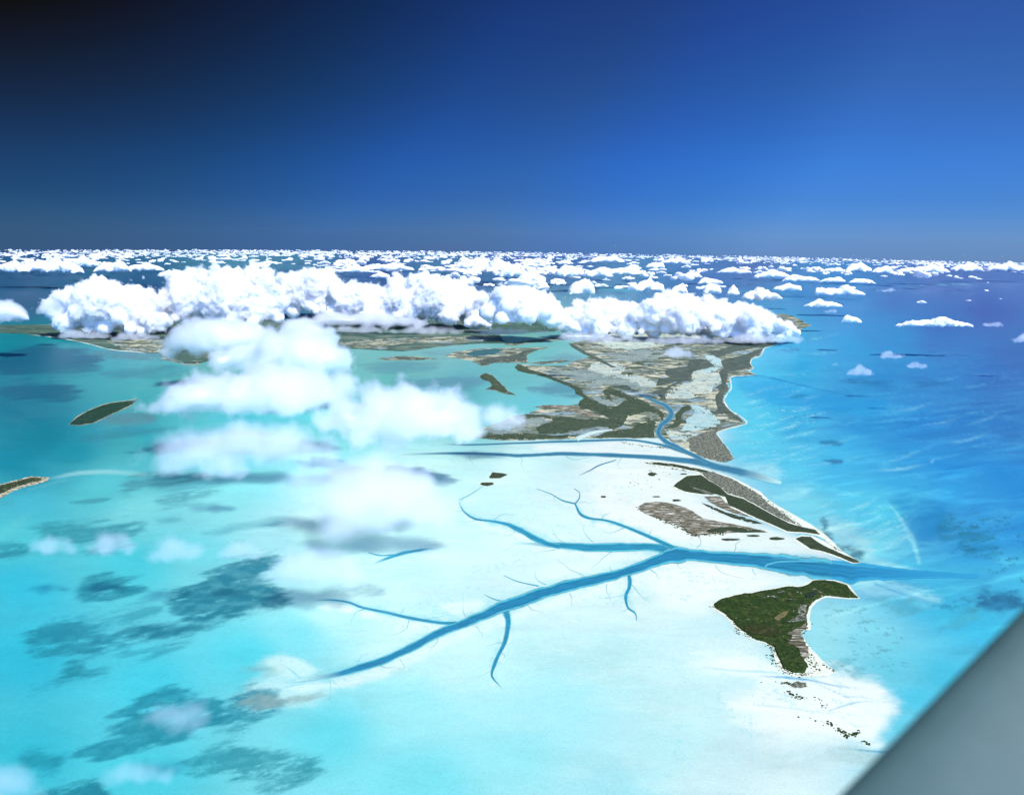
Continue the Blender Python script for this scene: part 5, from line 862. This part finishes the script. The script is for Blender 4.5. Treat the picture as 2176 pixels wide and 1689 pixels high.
def place(x, y, s):
    zb = 620+g.uniform(-60, 60); P_ = G(np.array([x]), np.array([y]), zb)[0]; w = float((P_-np.array([0, 0, ALT]))@_F); return P_, s*w/FPX
for k, (x, y, s) in enumerate(spots):
    P_, m_ = place(x, y, s*.42); a = g.uniform(0, 6.28); sx, sy, sz = m_*g.uniform(.8, 1.7), m_*g.uniform(.8, 1.3), m_*g.uniform(.35, .85)
    if k < 290:
        o = link('distant_cloud', SM[k % 7]); o.location = P_; o.rotation_euler = (0, 0, a); o.scale = (sx, sy, sz)
        tag(o, 'one of many little white cumulus clouds crowding towards the horizon', 'cloud', 'little cumulus towards the horizon')
    else:
        v, f = LO[k % 5]; c_, s_ = math.cos(a), math.sin(a); q = v*np.array([sx, sy, sz]); V.append(np.stack([q[:, 0]*c_-q[:, 1]*s_, q[:, 0]*s_+q[:, 1]*c_, q[:, 2]], 1)+P_); Fs.append(f+nv); nv += len(v)
tag(link('distant_clouds', mesh_np('distant_clouds', np.vstack(V), np.vstack(Fs)), M_CORE), 'endless field of tiny white clouds along the horizon', kind='stuff')
# ---------------------------------------------------------------- the aircraft's own strut, close to the lens and out of focus
def strut():
    d0 = 1.35; c0 = np.array([0, 0, ALT])
    a = c0+pxdir(1640, 1836)*d0; b = c0+pxdir(2420, 1042)*(d0*1.12)     # its visible leading edge runs between these two places
    ax = (b-a)/np.linalg.norm(b-a); cen = (a+b)/2
    view = (cen-c0)/np.linalg.norm(cen-c0); side = np.cross(ax, view); side /= np.linalg.norm(side)
    if side@(_R*1-_U*1) < 0: side = -side
    up = np.cross(side, ax); L_ = np.linalg.norm(b-a)*1.6; n = 28; ch = .46; th = .085
    V = []; ns = 17
    for s in np.linspace(-.5, .5, ns):
        k = 1-.06*(s+.5)
        for j in range(n):
            q = 2*math.pi*j/n; x = .5*(1-math.cos(q)); y = math.sin(q)*(.55+.45*math.cos(q*.5)**2)
            V.append(cen+ax*s*L_+side*(x*ch*k)+up*y*th*.5*k)
    V = np.array(V); i, j = np.meshgrid(np.arange(ns-1), np.arange(n), indexing='ij')
    f = np.stack([i*n+j, i*n+(j+1) % n, (i+1)*n+(j+1) % n, (i+1)*n+j], -1).reshape(-1, 4)
    org = V.mean(0); t = NT('aircraft_paint'); p = t.pos(); nz = t.noise(p, 9, 5, .6)
    bs = t.n('BsdfPrincipled'); t.set(bs.inputs['Base Color'], t.ramp(nz, [(.3, (.040, .082, .072)), (.7, (.052, .100, .088))])); bs.inputs['Roughness'].default_value = .55; bs.inputs['Metallic'].default_value = 0
    t.set(t.out.inputs['Surface'], bs)
    o = link('wing_strut', mesh_np('wing_strut', V-org, f, True), t.m); o.location = org
    return tag(o, 'blurred grey-green aircraft wing strut close to the lens', 'wing strut')
strut()
